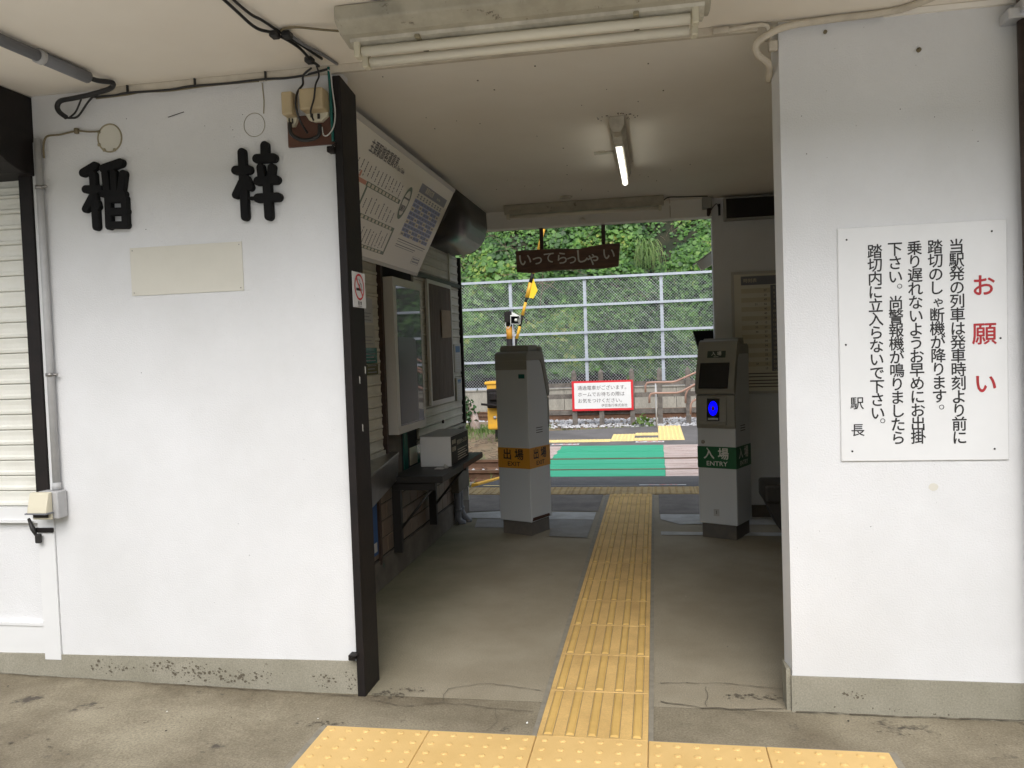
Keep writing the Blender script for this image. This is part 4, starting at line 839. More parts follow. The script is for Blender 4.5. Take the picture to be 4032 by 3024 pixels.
# counter with brackets
CT = thing('side_counter', 'dark steel counter shelf on angle brackets against the passage wall', 'counter', (-1.03, 2.5, .6))
mb = MB(); mb.bbox(-1.19, 2.0, .602, -.854, 3.20, .643, .003, 1); mb.build('counter_top', 'darkmetal', CT)
mb = MB(); mb.box(-.8539, 2.56, .604, -.8525, 3.19, .641); mb.build('edge_strip', 'brownb', CT)
for y in (2.017, 2.842):
    mb = MB(); mb.box(-1.19, y, .555, -.905, y + .035, .6015); mb.build('arm', 'darkmetal', CT)
    mb = MB(); mb.box(-1.19, y, .16, -1.135, y + .035, .5545); mb.build('upright', 'darkmetal', CT)
    mb = MB(); mb.tube([(-.93, y + .017, .56), (-1.15, y + .017, .30)], .009, 6); mb.build('brace', 'darkmetal', CT)
TB = thing('ticket_box', 'white sided box with black printed front on the side counter', 'box', (-1.0, 2.67, .643))
mb = MB(); mb.bbox(-1.115, 2.42, .644, -.902, 2.93, .846, .003, 1); mb.build('body', 'white', TB)
mb = MB(); mb.box(-.9018, 2.425, .648, -.9, 2.925, .842); mb.build('front_panel', 'black', TB)
mb = MB(); mb.box(-1.117, 2.418, .8465, -.90, 2.932, .850); mb.build('lid', 'gatetop', TB)
text('lettering', [('乗車駅', 2.50, .800, .034, 'CENTER', .02), ('証明書', 2.50, .752, .034, 'CENTER', .02), ('使用済きっぷ入れ', 2.73, .785, .036, 'CENTER', .02)], (-.9, 0, 0), (0, 1, 0), (0, 0, 1), 'cream', TB)
mb = MB()
for q in range(5): mb.box(-.9, 2.60, .664 + q * .017, -.8994, 2.88 - .05 * (q % 2), .670 + q * .017)
mb.build('small_print', 'cream', TB)
mb = MB(); mb.tube([(-.925, 2.36, .644), (-.928, 2.355, .66), (-.93, 2.35, .672)], [.02, .012, .002], 8); mb.box(-.99, 2.30, .6435, -.93, 2.38, .647); tag(mb.build('wrapper', 'alum'), 'crumpled pale wrapper lying on the counter corner by the ticket box', 'wrapper')
# utility box and pipes at the far end of the wall
UB = thing('utility_box', 'small grey steel box low on the far end of the passage wall', 'box', (-1.15, 3.75, .24))
mb = MB(); mb.bbox(-1.235, 3.56, .262, -1.14, 3.93, .60, .004, 1); mb.build('body', 'grime', UB)
mb = MB(); mb.box(-1.231, 3.932, .14, -1.15, 3.945, .258); mb.build('label_plate', 'white', UB)
UP = thing('drain_pipes', 'pair of grey pipes running from the grey steel box into the floor', 'pipes', (-1.17, 3.62, 0))
for y, a in ((3.60, 0), (3.69, .03)):
    mb = MB(); mb.smooth = True; mb.tube(smooth_path([(-1.165, y, .262), (-1.165, y, .12), (-1.16 + a, y, .04), (-1.12 + a, y + .02, .0)], 5), .027, 12); mb.build('pipe', 'pvcd', UP)
    mb = MB(); mb.tube([(-1.165, y, .11), (-1.165, y, .13)], .034, 12); mb.build('collar', 'pvcd', UP)
mb = MB(); mb.box(-1.205, 1.45, .225, -1.19, 1.73, .60); bb = mb.build('blue_board', 'bluesign'); tag(bb, 'blue board leaning on the tiled wall under the ticket ledge', 'board')
mb = MB(); mb.box(-1.1899, 1.66, .245, -1.189, 1.71, .30); mb.build('label', 'alum', bb)
mb = MB(); mb.box(-1.205, 1.77, .15, -1.188, 1.80, .60); tag(mb.build('timber_batten', 'brown'), 'dark upright timber beside the blue board', 'timber')

# ================================================================== TICKET GATES (card readers)
def card_gate(loc, rz, entry, label):
    T = thing('card_reader_gate', label, 'ticket gate', loc, rz, 'card reader gates')
    hw = .144; D = .295
    mb = MB(); mb.box(-hw + .016, .016, 0, hw - .016, D - .016, .110); mb.build('plinth', 'gatebase', T, local=True)
    mb = MB(); mb.prism([(0, .105), (0, .80), (.012, .804), (.012, 1.04), (.030, 1.10), (.085, 1.30), (.11, 1.33), (D, 1.33), (D, .105)], -hw, hw, 'x'); mb.build('body', 'gatelo', T, local=True, bevel=.006)
    mb = MB(); mb.prism([(.095, 1.3305), (.098, 1.385), (.115, 1.402), (D - .03, 1.402), (D - .004, 1.3865), (D + .001, 1.36), (D + .001, 1.3305)], -hw - .001, hw + .001, 'x'); mb.box(-hw, D + .0003, 1.262, hw, D + .0022, 1.330); mb.build('top_cap', 'gatetop', T, local=True, bevel=.008)
    mb = MB(); mb.prism([(.105, 1.4025), (.115, 1.436), (.125, 1.446), (.235, 1.446), (.25, 1.4025)], -hw + .015, hw - .015, 'x'); mb.build('top_lip', 'gatetop', T, local=True, bevel=.004)
    # screen housing bulging toward the user
    mb = MB(); mb.prism([(.0115, 1.045), (-.012, 1.05), (-.022, 1.08), (-.010, 1.14), (.055, 1.372), (.078, 1.425), (.104, 1.436), (.104, 1.34), (.072, 1.29), (.026, 1.10), (.0115, 1.047)], -hw - .0015, hw + .0015, 'x'); mb.build('screen_housing', 'gatetop', T, local=True, bevel=.01)
    a = Vector((0, -.0195, 1.085)); b = Vector((0, .058, 1.372)); t = (b - a).normalized(); nrm = Vector((0, -t.z, t.y))
    if nrm.y > 0: nrm = -nrm
    def slab(u0, u1, s0, s1, dd=.004, lf=.0):
        m_ = MB(); L0 = a + t * s0; L1 = a + t * s1; vs = []
        for c in (lf, lf + dd):
            for u_, p in ((u0, L0), (u1, L0), (u1, L1), (u0, L1)): q = p + nrm * c; vs.append((u_, q.y, q.z))
        m_.add(vs, [(0, 3, 2, 1), (4, 5, 6, 7), (0, 1, 5, 4), (1, 2, 6, 5), (2, 3, 7, 6), (3, 0, 4, 7)]); return m_
    slab(-hw + .028, hw - .040, .0, .190, .010, .003).build('screen', 'glassblk', T, local=True, bevel=.004)
    lp = slab(-.068, .068, .228, .278, .004, .003).build('label_plate', 'plateg' if entry else 'orange', T, local=True)
    pm = a + t * .250
    text('lettering', [('入 場' if entry else '出 場', 0, .006, .034, 'CENTER', .015), ('ENTRY' if entry else 'EXIT', 0, -.016, .012, 'CENTER', .01)], pm + nrm * .0075, (1, 0, 0), t, 'whitel' if entry else 'ink', T, local=True)
    # reader block
    mb = MB(); mb.prism([(.0115, .80), (-.006, .80), (-.014, .82), (-.010, 1.035), (.0115, 1.044)], -hw, hw, 'x'); mb.build('reader_housing', 'gatetop', T, local=True, bevel=.004)
    mb = MB(); mb.bbox(-hw + .03, -.040, .822, hw - .055, -.010, .85, .01, 2); mb.prism([(-.0105, .85), (-.034, .85), (-.020, 1.025), (-.0105, 1.025)], -hw + .03, hw - .055, 'x'); mb.build('reader_tray', 'gatetop', T, local=True)
    c0 = Vector((0, -.0345, .852)); c1 = Vector((0, -.0205, 1.02)); tt = (c1 - c0).normalized(); nn = Vector((0, -tt.z, tt.y)); nn = nn if nn.y < 0 else -nn
    def rp(u_, s_, l_): q = c0 + tt * s_ + nn * l_; return (u_, q.y, q.z)
    mb = MB(); mb.add([rp(-.055, .005, .001), (rp(.040, .005, .001)), rp(.040, .165, .001), rp(-.055, .165, .001), rp(-.055, .005, -.002), rp(.040, .005, -.002), rp(.040, .165, -.002), rp(-.055, .165, -.002)], [(0, 1, 2, 3), (0, 4, 5, 1), (1, 5, 6, 2), (2, 6, 7, 3), (3, 7, 4, 0)]); mb.build('reader_pad', 'glassblk', T, local=True)
    mb = MB(); n = 36
    vs = [rp(-.0075 + .034 * r__ * math.cos(2 * math.pi * k / n), .094 + .052 * r__ * math.sin(2 * math.pi * k / n), .002) for r__ in (1, .34) for k in range(n)]
    mb.add(vs, [(k, (k + 1) % n, n + (k + 1) % n, n + k) for k in range(n)]); mb.build('reader_ring', 'bluelit', T, local=True)
    mb = MB(); mb.add([rp(-.0075 + .011 * math.cos(2 * math.pi * k / 18), .094 + .015 * math.sin(2 * math.pi * k / 18), .0021) for k in range(18)], [tuple(range(18))]); mb.build('reader_centre', 'sensor', T, local=True)
    mb = MB(); mb.add([rp(-.045, .012, .0018), rp(.03, .012, .0018), rp(.03, .026, .0018), rp(-.045, .026, .0018)], [(0, 1, 2, 3)]); mb.build('reader_caption', 'gatelo', T, local=True)
    # coloured band round the body with writing on all sides
    bm_ = 'greenband' if entry else 'orange'
    mb = MB(); e = .0012; mb.prism([(-hw - e, -e), (hw + e, -e), (hw + e, D + e), (-hw - e, D + e)], .512, .668, 'z'); mb.build('band', bm_, T, local=True)
    tm = 'whitel' if entry else 'ink'; A, Bt = ('入 場', 'ENTRY') if entry else ('出 場', 'EXIT')
    sp_ = '入  場' if entry else '出  場'
    for (org, U_) in (((0, -e, .590), (1, 0, 0)), ((hw + e, D / 2, .590), (0, 1, 0)), ((0, D + e, .590), (-1, 0, 0)), ((-hw - e, D / 2, .590), (0, -1, 0))):
        text('band_lettering', [(sp_[0], -.058, .022, .088, 'CENTER', .022, .95), (sp_[-1], .050, .022, .088, 'CENTER', .022, .95), (Bt, 0, -.046, .046, 'CENTER', .016, 1.12 if entry else 1.25)], org, U_, (0, 0, 1), tm, T, local=True)
    for sx in (-1, 1):
        mb = MB()
        for q in range(3): mb.box(sx * hw, .10, .775 + q * .018, sx * (hw + .0012), .19, .780 + q * .018)
        build_each(mb, 'vent_slot', 'gap', T, local=True)
    if entry:
        mb = MB(); mb.tube([(-.10, .0, .700), (-.10, -.008, .700)], .014, 12); mb.build('lock', 'stain', T, local=True)
        mb = MB(); mb.box(-.032, -.001, .165, .010, .0005, .215); ns = mb.build('number_sticker', 'pvc', T, local=True)
        text('number', [('1', -.011, 0, .035, 'CENTER', .01)], (0, -.001, .190), (1, 0, 0), (0, 0, 1), 'gap', ns, local=True)
        mb = MB(); mb.box(-hw + .01, -.0008, .112, -hw + .05, .0005, .118); mb.build('scuff', 'whitel', T, local=True)
    else:
        mb = MB(); mb.box(-.122, D, 1.195, -.068, D + .0025, 1.228); tg = mb.build('maker_tag', 'teal', T, local=True)
        mb = MB(); mb.add([(-hw - .001, .03, .112), (-hw - .001, D - .01, .112), (-hw - .001, D - .02, .138), (-hw - .001, .04, .134)], [(0, 1, 2, 3), (3, 2, 1, 0)]); mb.build('rust_patch', 'brownb', T, local=True)
        mb = MB(); mb.box(-hw + .004, D, 1.2655, hw - .004, D + .001, 1.268); mb.build('seam', 'gap', T, local=True)
    return T
card_gate((.878, 3.136, 0), R(-26), True, 'grey entry gate with green band and glowing blue card reader')
card_gate((-.500, 3.500, 0), R(180 - 24), False, 'grey exit gate with orange band, seen from behind')

# ================================================================== RIGHT SIDE OF THE PASSAGE
LED = thing('display_board', 'long black unlit display board high on the back wall at right', 'display', (1.5, 3.86, 2.38))
mb = MB(); mb.bbox(1.025, 3.79, 2.375, 2.1, 3.87, 2.552, .004, 1); mb.build('housing', 'gatetop', LED)
mb = MB(); mb.box(1.043, 3.787, 2.388, 2.085, 3.7899, 2.540); mb.build('screen', 'glassblk', LED)
mb = MB(); mb.box(1.2, 3.871, 2.41, 1.24, 3.898, 2.53); mb.box(1.9, 3.871, 2.41, 1.94, 3.898, 2.53); build_each(mb, 'bracket', 'darkmetal', LED)
mb = MB(); mb.tube(smooth_path([(1.0, 3.88, 2.45), (.98, 3.88, 2.52), (.95, 3.87, 2.50), (.93, 3.86, 2.47)], 5), .003, 5); mb.box(.988, 3.875, 2.43, 1.005, 3.899, 2.52); tag(mb.build('display_cable', 'cable'), 'black cable between the corner sensor and the black display board', 'cable')
TT = thing('timetable', 'framed timetable with striped rows on the back wall behind the entry gate', 'timetable', (1.45, 3.88, 1.0))
mb = MB(); mb.box(1.075, 3.872, 1.0, 1.095, 3.898, 1.972); mb.box(1.095, 3.872, 1.952, 1.90, 3.898, 1.972); mb.box(1.095, 3.872, 1.0, 1.90, 3.898, 1.02); mb.box(1.90, 3.872, 1.0, 1.92, 3.898, 1.972); mb.build('frame', 'alum', TT)
mb = MB(); mb.box(1.0955, 3.882, 1.0205, 1.8995, 3.896, 1.9515); mb.build('sheet', 'board', TT)
mb = MB(); mb.box(1.150, 3.8805, 1.865, 1.86, 3.8815, 1.935); mb.box(1.375, 3.8805, 1.175, 1.43, 3.8815, 1.86); mb.build('header', 'fgrey', TT)
text('header_lettering', [('時刻表', 1.22, 1.898, .035, 'CENTER', .01)] + [(str(5 + k), 1.402, 1.835 - .0365 * k, .026, 'CENTER', .01) for k in range(19)], (0, 3.8805, 0), (1, 0, 0), (0, 0, 1), 'fcell', TT)
mb = MB()
for k in range(0, 18, 2): mb.box(1.15, 3.8806, 1.80 - .0365 * k, 1.372, 3.8816, 1.8365 - .0365 * k); mb.box(1.433, 3.8806, 1.80 - .0365 * k, 1.86, 3.8816, 1.8365 - .0365 * k)
mb.build('row_stripe', 'fcell', TT)
r_ = random.Random(2); mn = []
for k in range(18):
    for q in range(r_.choice((1, 1, 2))): mn.append(('%02d' % r_.randint(2, 58), 1.335 - .07 * q, 1.8185 - .0365 * k, .022, 'CENTER', .01))
mn += [('%02d' % r_.randint(2, 58), 1.48 + .07 * q, 1.8185 - .0365 * k, .022, 'CENTER', .01) for k in range(18) for q in range(r_.choice((1, 2, 2)))]
text('minutes', mn, (0, 3.8803, 0), (1, 0, 0), (0, 0, 1), 'ftext', TT)
mb = MB()
for k, z in enumerate((1.155, 1.13, 1.10, 1.075, 1.05)): mb.box(1.15, 3.8806, z, 1.80 - .05 * (k % 3), 3.8814, z + .008)
mb.build('small_print', 'ftext', TT)
BN = thing('bench', 'dark low bench end showing behind the right wall edge', 'bench', (1.8, 3.15, 0))
mb = MB(); mb.bbox(1.185, 2.98, .285, 2.6, 3.34, .415, .02, 3); mb.build('seat', 'bench', BN)
mb = MB(); mb.prism([(1.20, .286), (1.44, .286), (1.44, .0), (1.36, .0), (1.27, .12)], 3.02, 3.30, 'y'); mb.prism([(2.3, .286), (2.55, .286), (2.50, .0), (2.34, .0)], 3.02, 3.30, 'y'); build_each(mb, 'support', 'bench', BN)
mb = MB(); mb.prism([(4.10, 1.335), (4.10, 1.52), (4.24, 1.52), (4.20, 1.335)], .79, .965, 'x'); mb.v = []; mb.f = []; mb.mi = []; mb.sm = []
mb.prism([(.776, 1.52), (.965, 1.52), (.965, 1.30), (.835, 1.30)], 4.03, 4.16, 'y'); tag(mb.build('slanted_panel', 'blackm'), 'black slanted panel fixed outside the back wall behind the entry gate', 'hood')  # dark tapered panel of unknown purpose
CM = thing('security_camera', 'pale boxy camera housing outside the back wall, high above the entry gate', 'camera', (.93, 4.2, 2.0))
mb = MB(); cx = Vector((.845, 4.15, 2.052)); ax = Vector((.12, .0, .075)).normalized(); uz = Vector((-ax.z, 0, ax.x)); vs = []
for s_, w_, h_ in ((0, .045, .036), (.20, .05, .048)):
    c = cx + ax * s_
    for a, b in ((-1, -1), (1, -1), (1, 1), (-1, 1)): vs.append(c + Vector((0, a * w_, 0)) + uz * (b * h_))
mb.add(vs, [(3, 2, 1, 0), (4, 5, 6, 7), (0, 1, 5, 4), (1, 2, 6, 5), (2, 3, 7, 6), (3, 0, 4, 7)]); mb.build('body', 'hornp', CM, bevel=.004)
mb = MB(); vs = []
for s_, w_ in ((-.03, .055), (.22, .058)):
    for h_ in (.040, .046):
        c = cx + ax * s_
        for a in (-1, 1): vs.append(c + Vector((0, a * w_, 0)) + uz * (h_ + (.010 if s_ > 0 else 0)))
mb.add(vs, [(0, 1, 5, 4), (2, 3, 7, 6), (0, 1, 3, 2), (4, 5, 7, 6), (0, 2, 6, 4), (1, 3, 7, 5)]); mb.build('sun_shield', 'hornp', CM)
mb = MB(); mb.tube([tuple(cx + ax * .12 - uz * .03), (.955, 4.12, 1.98), (.96, 4.02, 1.98)], .012, 8); mb.build('bracket', 'pvcd', CM)

# ================================================================== TRACKS, CROSSING, FAR PLATFORM
TZ = -.25
def gz(x, y):
    z = -.43
    if y > 10.2 and y < 16.2: z = -.27
    if x < -1.2 and 9.6 < y < 15.5:
        z = -.40 + .20 * min(1, max(0, (y - 9.7) / 1.2)) * min(1, (-x - 1.2) / .8 + .0) + .05 * noise.noise(Vector((x * 1.3, y * 1.3, 0)))
    if y > 16: z = -.40
    return z
struct(grid(-30, 30, 5.34, 20.5, 200, 90, gz), 'track_ground', 'soil')
struct(grid(-60, 60, 40, 41, 2, 2, lambda x, y: -1), 'far_ground', 'hill') if False else None
mb = MB()
# planks across track 1, cut at the paint edges and at the rails
XL, XG0, XG1, XR = -1.50, -1.13, .553, 9.0
rails1 = (8.30, 9.41)
yb = [7.66, 7.84, 7.93]
cuts = [(7.665, 7.905), (7.925, 8.235), (8.345, 8.58), (8.59, 8.83), (8.84, 9.08), (9.09, 9.335), (9.475, 9.72), (9.73, 9.98), (9.99, 10.24), (10.25, 10.50), (10.51, 10.75), (10.76, 11.02)]
g_ = MB(); p_ = MB()
for i, (a, b) in enumerate(cuts):
    h = TZ + rnd.uniform(-.006, .004)
    g_.box(XG0 - .02 * (i % 2), a, TZ - .12, XG1 + .004 * (i % 3), b, h)
    p_.box(XL, a, TZ - .12, XG0 - .02 * (i % 2) - .003, b, h - .001)
    x = XG1 + .004 * (i % 3) + .003
    for xe in (2.4, 4.6, 6.8, 9.0): p_.box(x, a, TZ - .12, xe - .004, b, h - .001 + rnd.uniform(-.004, .002)); x = xe
struct(g_, 'crossing_walkway', 'green'); struct(p_, 'crossing_planks', 'plank')
mb = MB(); mb.box(-1.57, 6.35, -.36, -1.503, 11.0, -.215); 
mb.v = []; mb.f = []; mb.mi = []; mb.sm = []
mb.prism([(5.9, -.045), (7.66, -.235), (7.66, -.33), (5.9, -.15)], -1.58, -1.503, 'x'); mb.box(-1.58, 7.661, -.33, -1.503, 8.22, -.236); mb.box(-1.58, 8.38, -.33, -1.503, 9.33, -.236); tag(mb.build('edge_board', 'yelpaint'), 'yellow painted board along the open edge of the crossing', 'edge board')
def track(name, label, ys, x0, x1, zt, covered):
    T = thing(name, label, 'railway track', (0, (ys[0] + ys[1]) / 2, zt - .15), group='railway tracks')
    for y in ys:
        mb = MB(); mb.prism([(y - .033, zt), (y + .033, zt), (y + .033, zt - .035), (y + .009, zt - .05), (y + .009, zt - .12), (y + .062, zt - .15), (y - .062, zt - .15), (y - .009, zt - .12), (y - .009, zt - .05), (y - .033, zt - .035)], x0, x1, 'x')
        rl = mb.build('rail', 'rust', T)
        mb = MB(); mb.box(x0, y - .024, zt + .0005, x1, y + .024, zt + .0025); mb.build('running_surface', 'railtop', rl)
    x = -5.9
    k = 0
    while x < 7.5:
        if not (covered and -1.5 < x < 9):
            mb = MB(); mb.box(x - .11, ys[0] - .45, zt - .29, x + .11, ys[1] + .45, zt - .152)
            sl_ = mb.build('sleeper', 'old', T)
            mb = MB()
            for y in ys:
                for s_ in (-1, 1): mb.box(x - .05, y + s_ * .075 - .03, zt - .151, x + .05, y + s_ * .075 + .03, zt - .125); mb.tube([(x, y + s_ * .085, zt - .125), (x, y + s_ * .085, zt - .10)], .014, 6)
            mb.build('rail_fastening', 'rust', sl_)
        x += .62
track('railway_track', 'near rusty track passing through the green crossing', rails1, -14, 12, TZ, True)
track('railway_track', 'far rusty track in front of the grey retaining wall', (16.45, 17.55), -14, 12, -.11, False)
# ballast
def stones(x0, x1, y0, y1, n, zf, name, m='ballast', s0=.025, s1=.06, sd=1):
    r_ = random.Random(sd); mb = MB()
    for _ in range(n):
        x = r_.uniform(x0, x1); y = r_.uniform(y0, y1); z = zf(x, y); s_ = r_.uniform(s0, s1)
        a = r_.random() * 6; vs = []
        for (i, j, k) in ((-1, 0, 0), (1, 0, 0), (0, -1, 0), (0, 1, 0), (0, 0, -1), (0, 0, 1)):
            q = Vector((i, j, k)) * s_ * r_.uniform(.6, 1.1); vs.append((x + q.x * math.cos(a) - q.y * math.sin(a), y + q.x * math.sin(a) + q.y * math.cos(a), z + q.z * .7 + s_ * .2))
        mb.add(vs, [(0, 2, 5), (2, 1, 5), (1, 3, 5), (3, 0, 5), (2, 0, 4), (1, 2, 4), (3, 1, 4), (0, 3, 4)])
    return tag(mb.build(name, m), kind='stuff')
def bz(x, y):
    return -.27 if y < 16.0 else (-.30 if y > 17.6 else -.38)
stones(-6, 6, 14.3, 16.3, 3400, lambda x, y: -.26 - .0 * y, 'track_ballast', sd=1)
stones(-6, 6, 17.65, 19.0, 2600, lambda x, y: -.25, 'track_ballast', sd=2)
stones(-6, 6, 16.5, 17.5, 900, lambda x, y: -.32, 'track_ballast', sd=3)
stones(-4.5, -1.5, 8.36, 9.35, 500, lambda x, y: -.41, 'track_ballast', s0=.02, s1=.045, sd=4)
# far side asphalt with pale tactile paving
mb = MB(); pts = [(-1.9, 11.03), (9, 11.03), (9, 15.4), (1.1, 15.05), (.5, 14.5), (-.9, 13.95), (-1.9, 13.7)]
mb.add([(p[0], p[1], TZ) for p in pts], [tuple(range(len(pts)))]); mb.add([(pts[0][0], pts[0][1], TZ), (pts[-1][0], pts[-1][1], TZ), (pts[-1][0], pts[-1][1], -.45), (pts[0][0], pts[0][1], -.45)], [(0, 1, 2, 3)]); struct(mb, 'far_walkway', 'asph2')
mb = MB()
def tacrow(x0, x1, y0, y1, z=TZ):
    mb.box(x0, y0, z, x1, y1, z + .008); nx = max(1, int((x1 - x0) / .066)); ny = max(1, int((y1 - y0) / .066))
    for i in range(nx):
        for j in range(ny): dome(mb, x0 + (x1 - x0) * (i + .5) / nx, y0 + (y1 - y0) * (j + .5) / ny, z + .008, .013, .006, 5)
tacrow(-1.9, -.362, 11.60, 11.96); tacrow(-.36, .055, 11.66, 12.80); tacrow(.057, .483, 11.70, 12.10); tacrow(.057, .483, 12.56, 12.98); tacrow(.485, .94, 11.74, 14.35)
struct(mb, 'tactile_far_paving', 'lemon')
def flat_label(name, x0, x1, y0, y1, z0, z1, m, label, txt=None, tm='red', ts=.1):
    T = thing(name, label, 'ground label', ((x0 + x1) / 2, (y0 + y1) / 2, z0)); mb = MB()
    mb.add([(x0, y0, z0), (x1, y0, z0), (x1, y1, z1), (x0, y1, z1)], [(0, 1, 2, 3)]); mb.build('film', m, T)
    if txt:
        V_ = Vector((0, y1 - y0, z1 - z0)); text('lettering', [(txt, 0, 0, ts, 'CENTER', .02, 1.3)], Vector(((x0 + x1) / 2, (y0 + y1) / 2, (z0 + z1) / 2)), (1, 0, 0), V_, tm, T, lift=.003)
    return T
rz_ = lambda y: -.004 - (y - 5.335) * .246 / 2.325
flat_label('ground_sticker', .262, .745, 5.72, 5.83, rz_(5.72) + .004, rz_(5.83) + .004, 'white', 'white ground sticker with red writing at the near edge of the ramp', 'とまれ', 'red', .085)
flat_label('ground_sticker', -1.42, -.93, 5.74, 5.84, rz_(5.74) + .004, rz_(5.84) + .004, 'lemon', 'yellow ground sticker on the ramp left of the exit gate', None)
flat_label('ground_sticker', -1.36, -.88, 11.18, 11.36, TZ + .004, TZ + .004, 'white', 'white ground sticker across the track, left one beside the green crossing', 'とまれ', 'red', .12)
flat_label('ground_sticker', .09, .58, 11.40, 11.60, TZ + .004, TZ + .004, 'white', 'white ground sticker across the track, right one before the pale tactile paving', 'とまれ', 'red', .12)
mb = MB(); mb.add([(-1.0, 5.70, rz_(5.70) + .003), (.258, 5.72, rz_(5.72) + .003), (.258, 5.735, rz_(5.735) + .003), (-1.0, 5.715, rz_(5.715) + .003)], [(0, 1, 2, 3)]); struct(mb, 'painted_line', 'whitel')
# concrete post fence with warning sign
PF = thing('concrete_fence', 'weathered concrete post and rail fence in front of the far track', 'fence', (0, 14.8, -.3))
for x in (-3.6, -2.45, -1.283, -.700, -.040, .545, 1.135, 2.3, 3.4, 4.6):
    if x < -1.3: continue
    z0 = -.32; w_ = .052; mb = MB()
    mb.box(x - w_, 14.75, z0, x + w_, 14.85, .90); mb.add([(x - w_, 14.75, .901), (x + w_, 14.75, .901), (x + w_, 14.85, .901), (x - w_, 14.85, .901), (x, 14.80, .975)], [(0, 1, 4), (1, 2, 4), (2, 3, 4), (3, 0, 4)]); mb.build('post', 'post', PF, bevel=.004)
for z0, z1 in ((.578, .677), (.333, .433), (-.02, .076)):
    mb = MB(); mb.box(-2.3, 14.852, z0, 5, 14.90, z1); mb.build('rail', 'post', PF)
WS = thing('warning_sign', 'white sign with red border about passing trains on the concrete fence', 'sign', (-.67, 14.72, .07))
mb = MB(); mb.box(-1.326, 14.72, .072, -.016, 14.745, .718); mb.build('frame', 'red', WS)
mb = MB(); mb.box(-1.277, 14.717, .118, -.062, 14.7195, .676); mb.build('face', 'white', WS)
text('lettering', [('通過電車がございます。', -1.205, .560, .103, 'LEFT', .004, .98), ('ホームでお待ちの際は', -1.205, .420, .103, 'LEFT', .004, .98), ('お気をつけください。', -1.205, .283, .103, 'LEFT', .004, .98), ('伊豆急行株式会社', -.70, .178, .070, 'LEFT', .004, 1.0)], (0, 14.717, 0), (1, 0, 0), (0, 0, 1), 'ftext', WS)
# handrails going up to the right
HR = thing('handrail', 'brownish pink handrails rising to the right beyond the crossing', 'handrail', (.9, 14, -.25))
for pts in ([(.253, 14, .483), (.255, 14, .62), (.29, 14, .675), (.36, 14, .683), (.80, 14, .675), (.88, 14, .695), (1.284, 14, .866), (2.6, 14.0, 1.45), (5, 14, 2.5)],
            [(.326, 13.9, .268), (.33, 13.9, .40), (.36, 13.9, .455), (.43, 13.9, .466), (.88, 13.9, .463), (.97, 13.9, .485), (1.28, 13.9, .642), (2.6, 13.9, 1.22), (5, 13.9, 2.27)],
            [(1.07, 14.6, .20), (1.075, 14.6, .37), (1.12, 14.6, .48), (1.32, 14.6, .62), (5, 14.6, 2.25)],
            [(1.127, 13.5, .05), (1.13, 13.5, .24), (1.17, 13.5, .315), (1.28, 13.5, .371), (5, 13.5, 2.0)]):
    mb = MB(); mb.smooth = True; mb.tube(pts, .021, 10); mb.build('rail', 'hand', HR)
for x, y, z in ((.46, 14.0, .66), (2.0, 14, 1.15), (3.5, 14, 1.8), (2.2, 13.5, .75)):
    mb = MB(); mb.tube([(x, y, -.26), (x, y, z)], .017, 8); mb.build('support_post', 'pvc', HR)
mb = MB(); mb.add([(1.3, 13.3, -.25), (9, 13.3, -.25), (9, 13.3, 2.6), (1.9, 13.3, .0), (1.3, 14.7, -.25), (9, 14.7, -.25), (9, 14.7, 2.6), (1.9, 14.7, .0)], [(0, 1, 2, 3), (4, 7, 6, 5), (3, 2, 6, 7), (0, 3, 7, 4)]); struct(mb, 'far_ramp', 'asph2')
# retaining wall and tall mesh fence
RW = thing('retaining_wall', 'stained grey concrete retaining wall under the tall mesh fence', 'wall', (0, 19.3, -.4))
mb = MB()
x = -14
while x < 12: mb.box(x + .006, 19.22, -.45, x + 2.994, 19.55, .335); x += 3
mb.build('wall_panel', 'rcwall', RW)
mb = MB(); mb.box(-14, 19.19, .336, 12, 19.6, .37); mb.build('coping', 'rcwall', RW)
MF = thing('mesh_fence', 'tall galvanised chain link fence with horizontal rails in front of the green slope', 'fence', (0, 19.3, .37))
px0 = -3.407; step = 2.043; zr = [3.33, 2.60, 1.86, 1.125, .40]
for k in range(-5, 8):
    x = px0 + k * step; mb = MB(); mb.box(x - .043, 19.305, .37, x + .043, 19.375, 3.335); mb.build('post', 'steel', MF)
    mb = MB()
    for z in (3.02, 2.28, 1.55, .82): mb.tube([(x + .044, 19.29, z), (x + .044, 19.27, z)], .018, 6)
    build_each(mb, 'bolt', 'silver', MF)
X0 = px0 - 5 * step; X1 = px0 + 7 * step
for z in zr:
    mb = MB(); mb.box(X0, 19.24, z - .032, X1, 19.304, z + .032); mb.build('rail', 'steel', MF)
wire_r = .0036; pitch_ = .080
for k in range(-5, 7):
    xa = px0 + k * step + .04; xb = xa + step - .08; mb = MB()
    z0, z1 = .43, 3.30; H_ = z1 - z0; W_ = xb - xa
    for sgn in (1, -1):
        s_ = -H_
        while s_ < W_:
            # line x = xa + s_ + t (sgn 1) ; mirrored for sgn -1
            t0 = max(0, -s_); t1 = min(H_, W_ - s_)
            if t1 - t0 > .02:
                pa = (xa + s_ + t0, z0 + t0); pb = (xa + s_ + t1, z0 + t1)
                if sgn < 0: pa = (xb - (pa[0] - xa), pa[1]); pb = (xb - (pb[0] - xa), pb[1])
                y = 19.30 if sgn > 0 else 19.2935
                mb.tube([(pa[0], y, pa[1]), (pb[0], y, pb[1])], wire_r, 3, cap=False)
            s_ += pitch_
    mb.build('chain_link_panel', 'wire', MF)
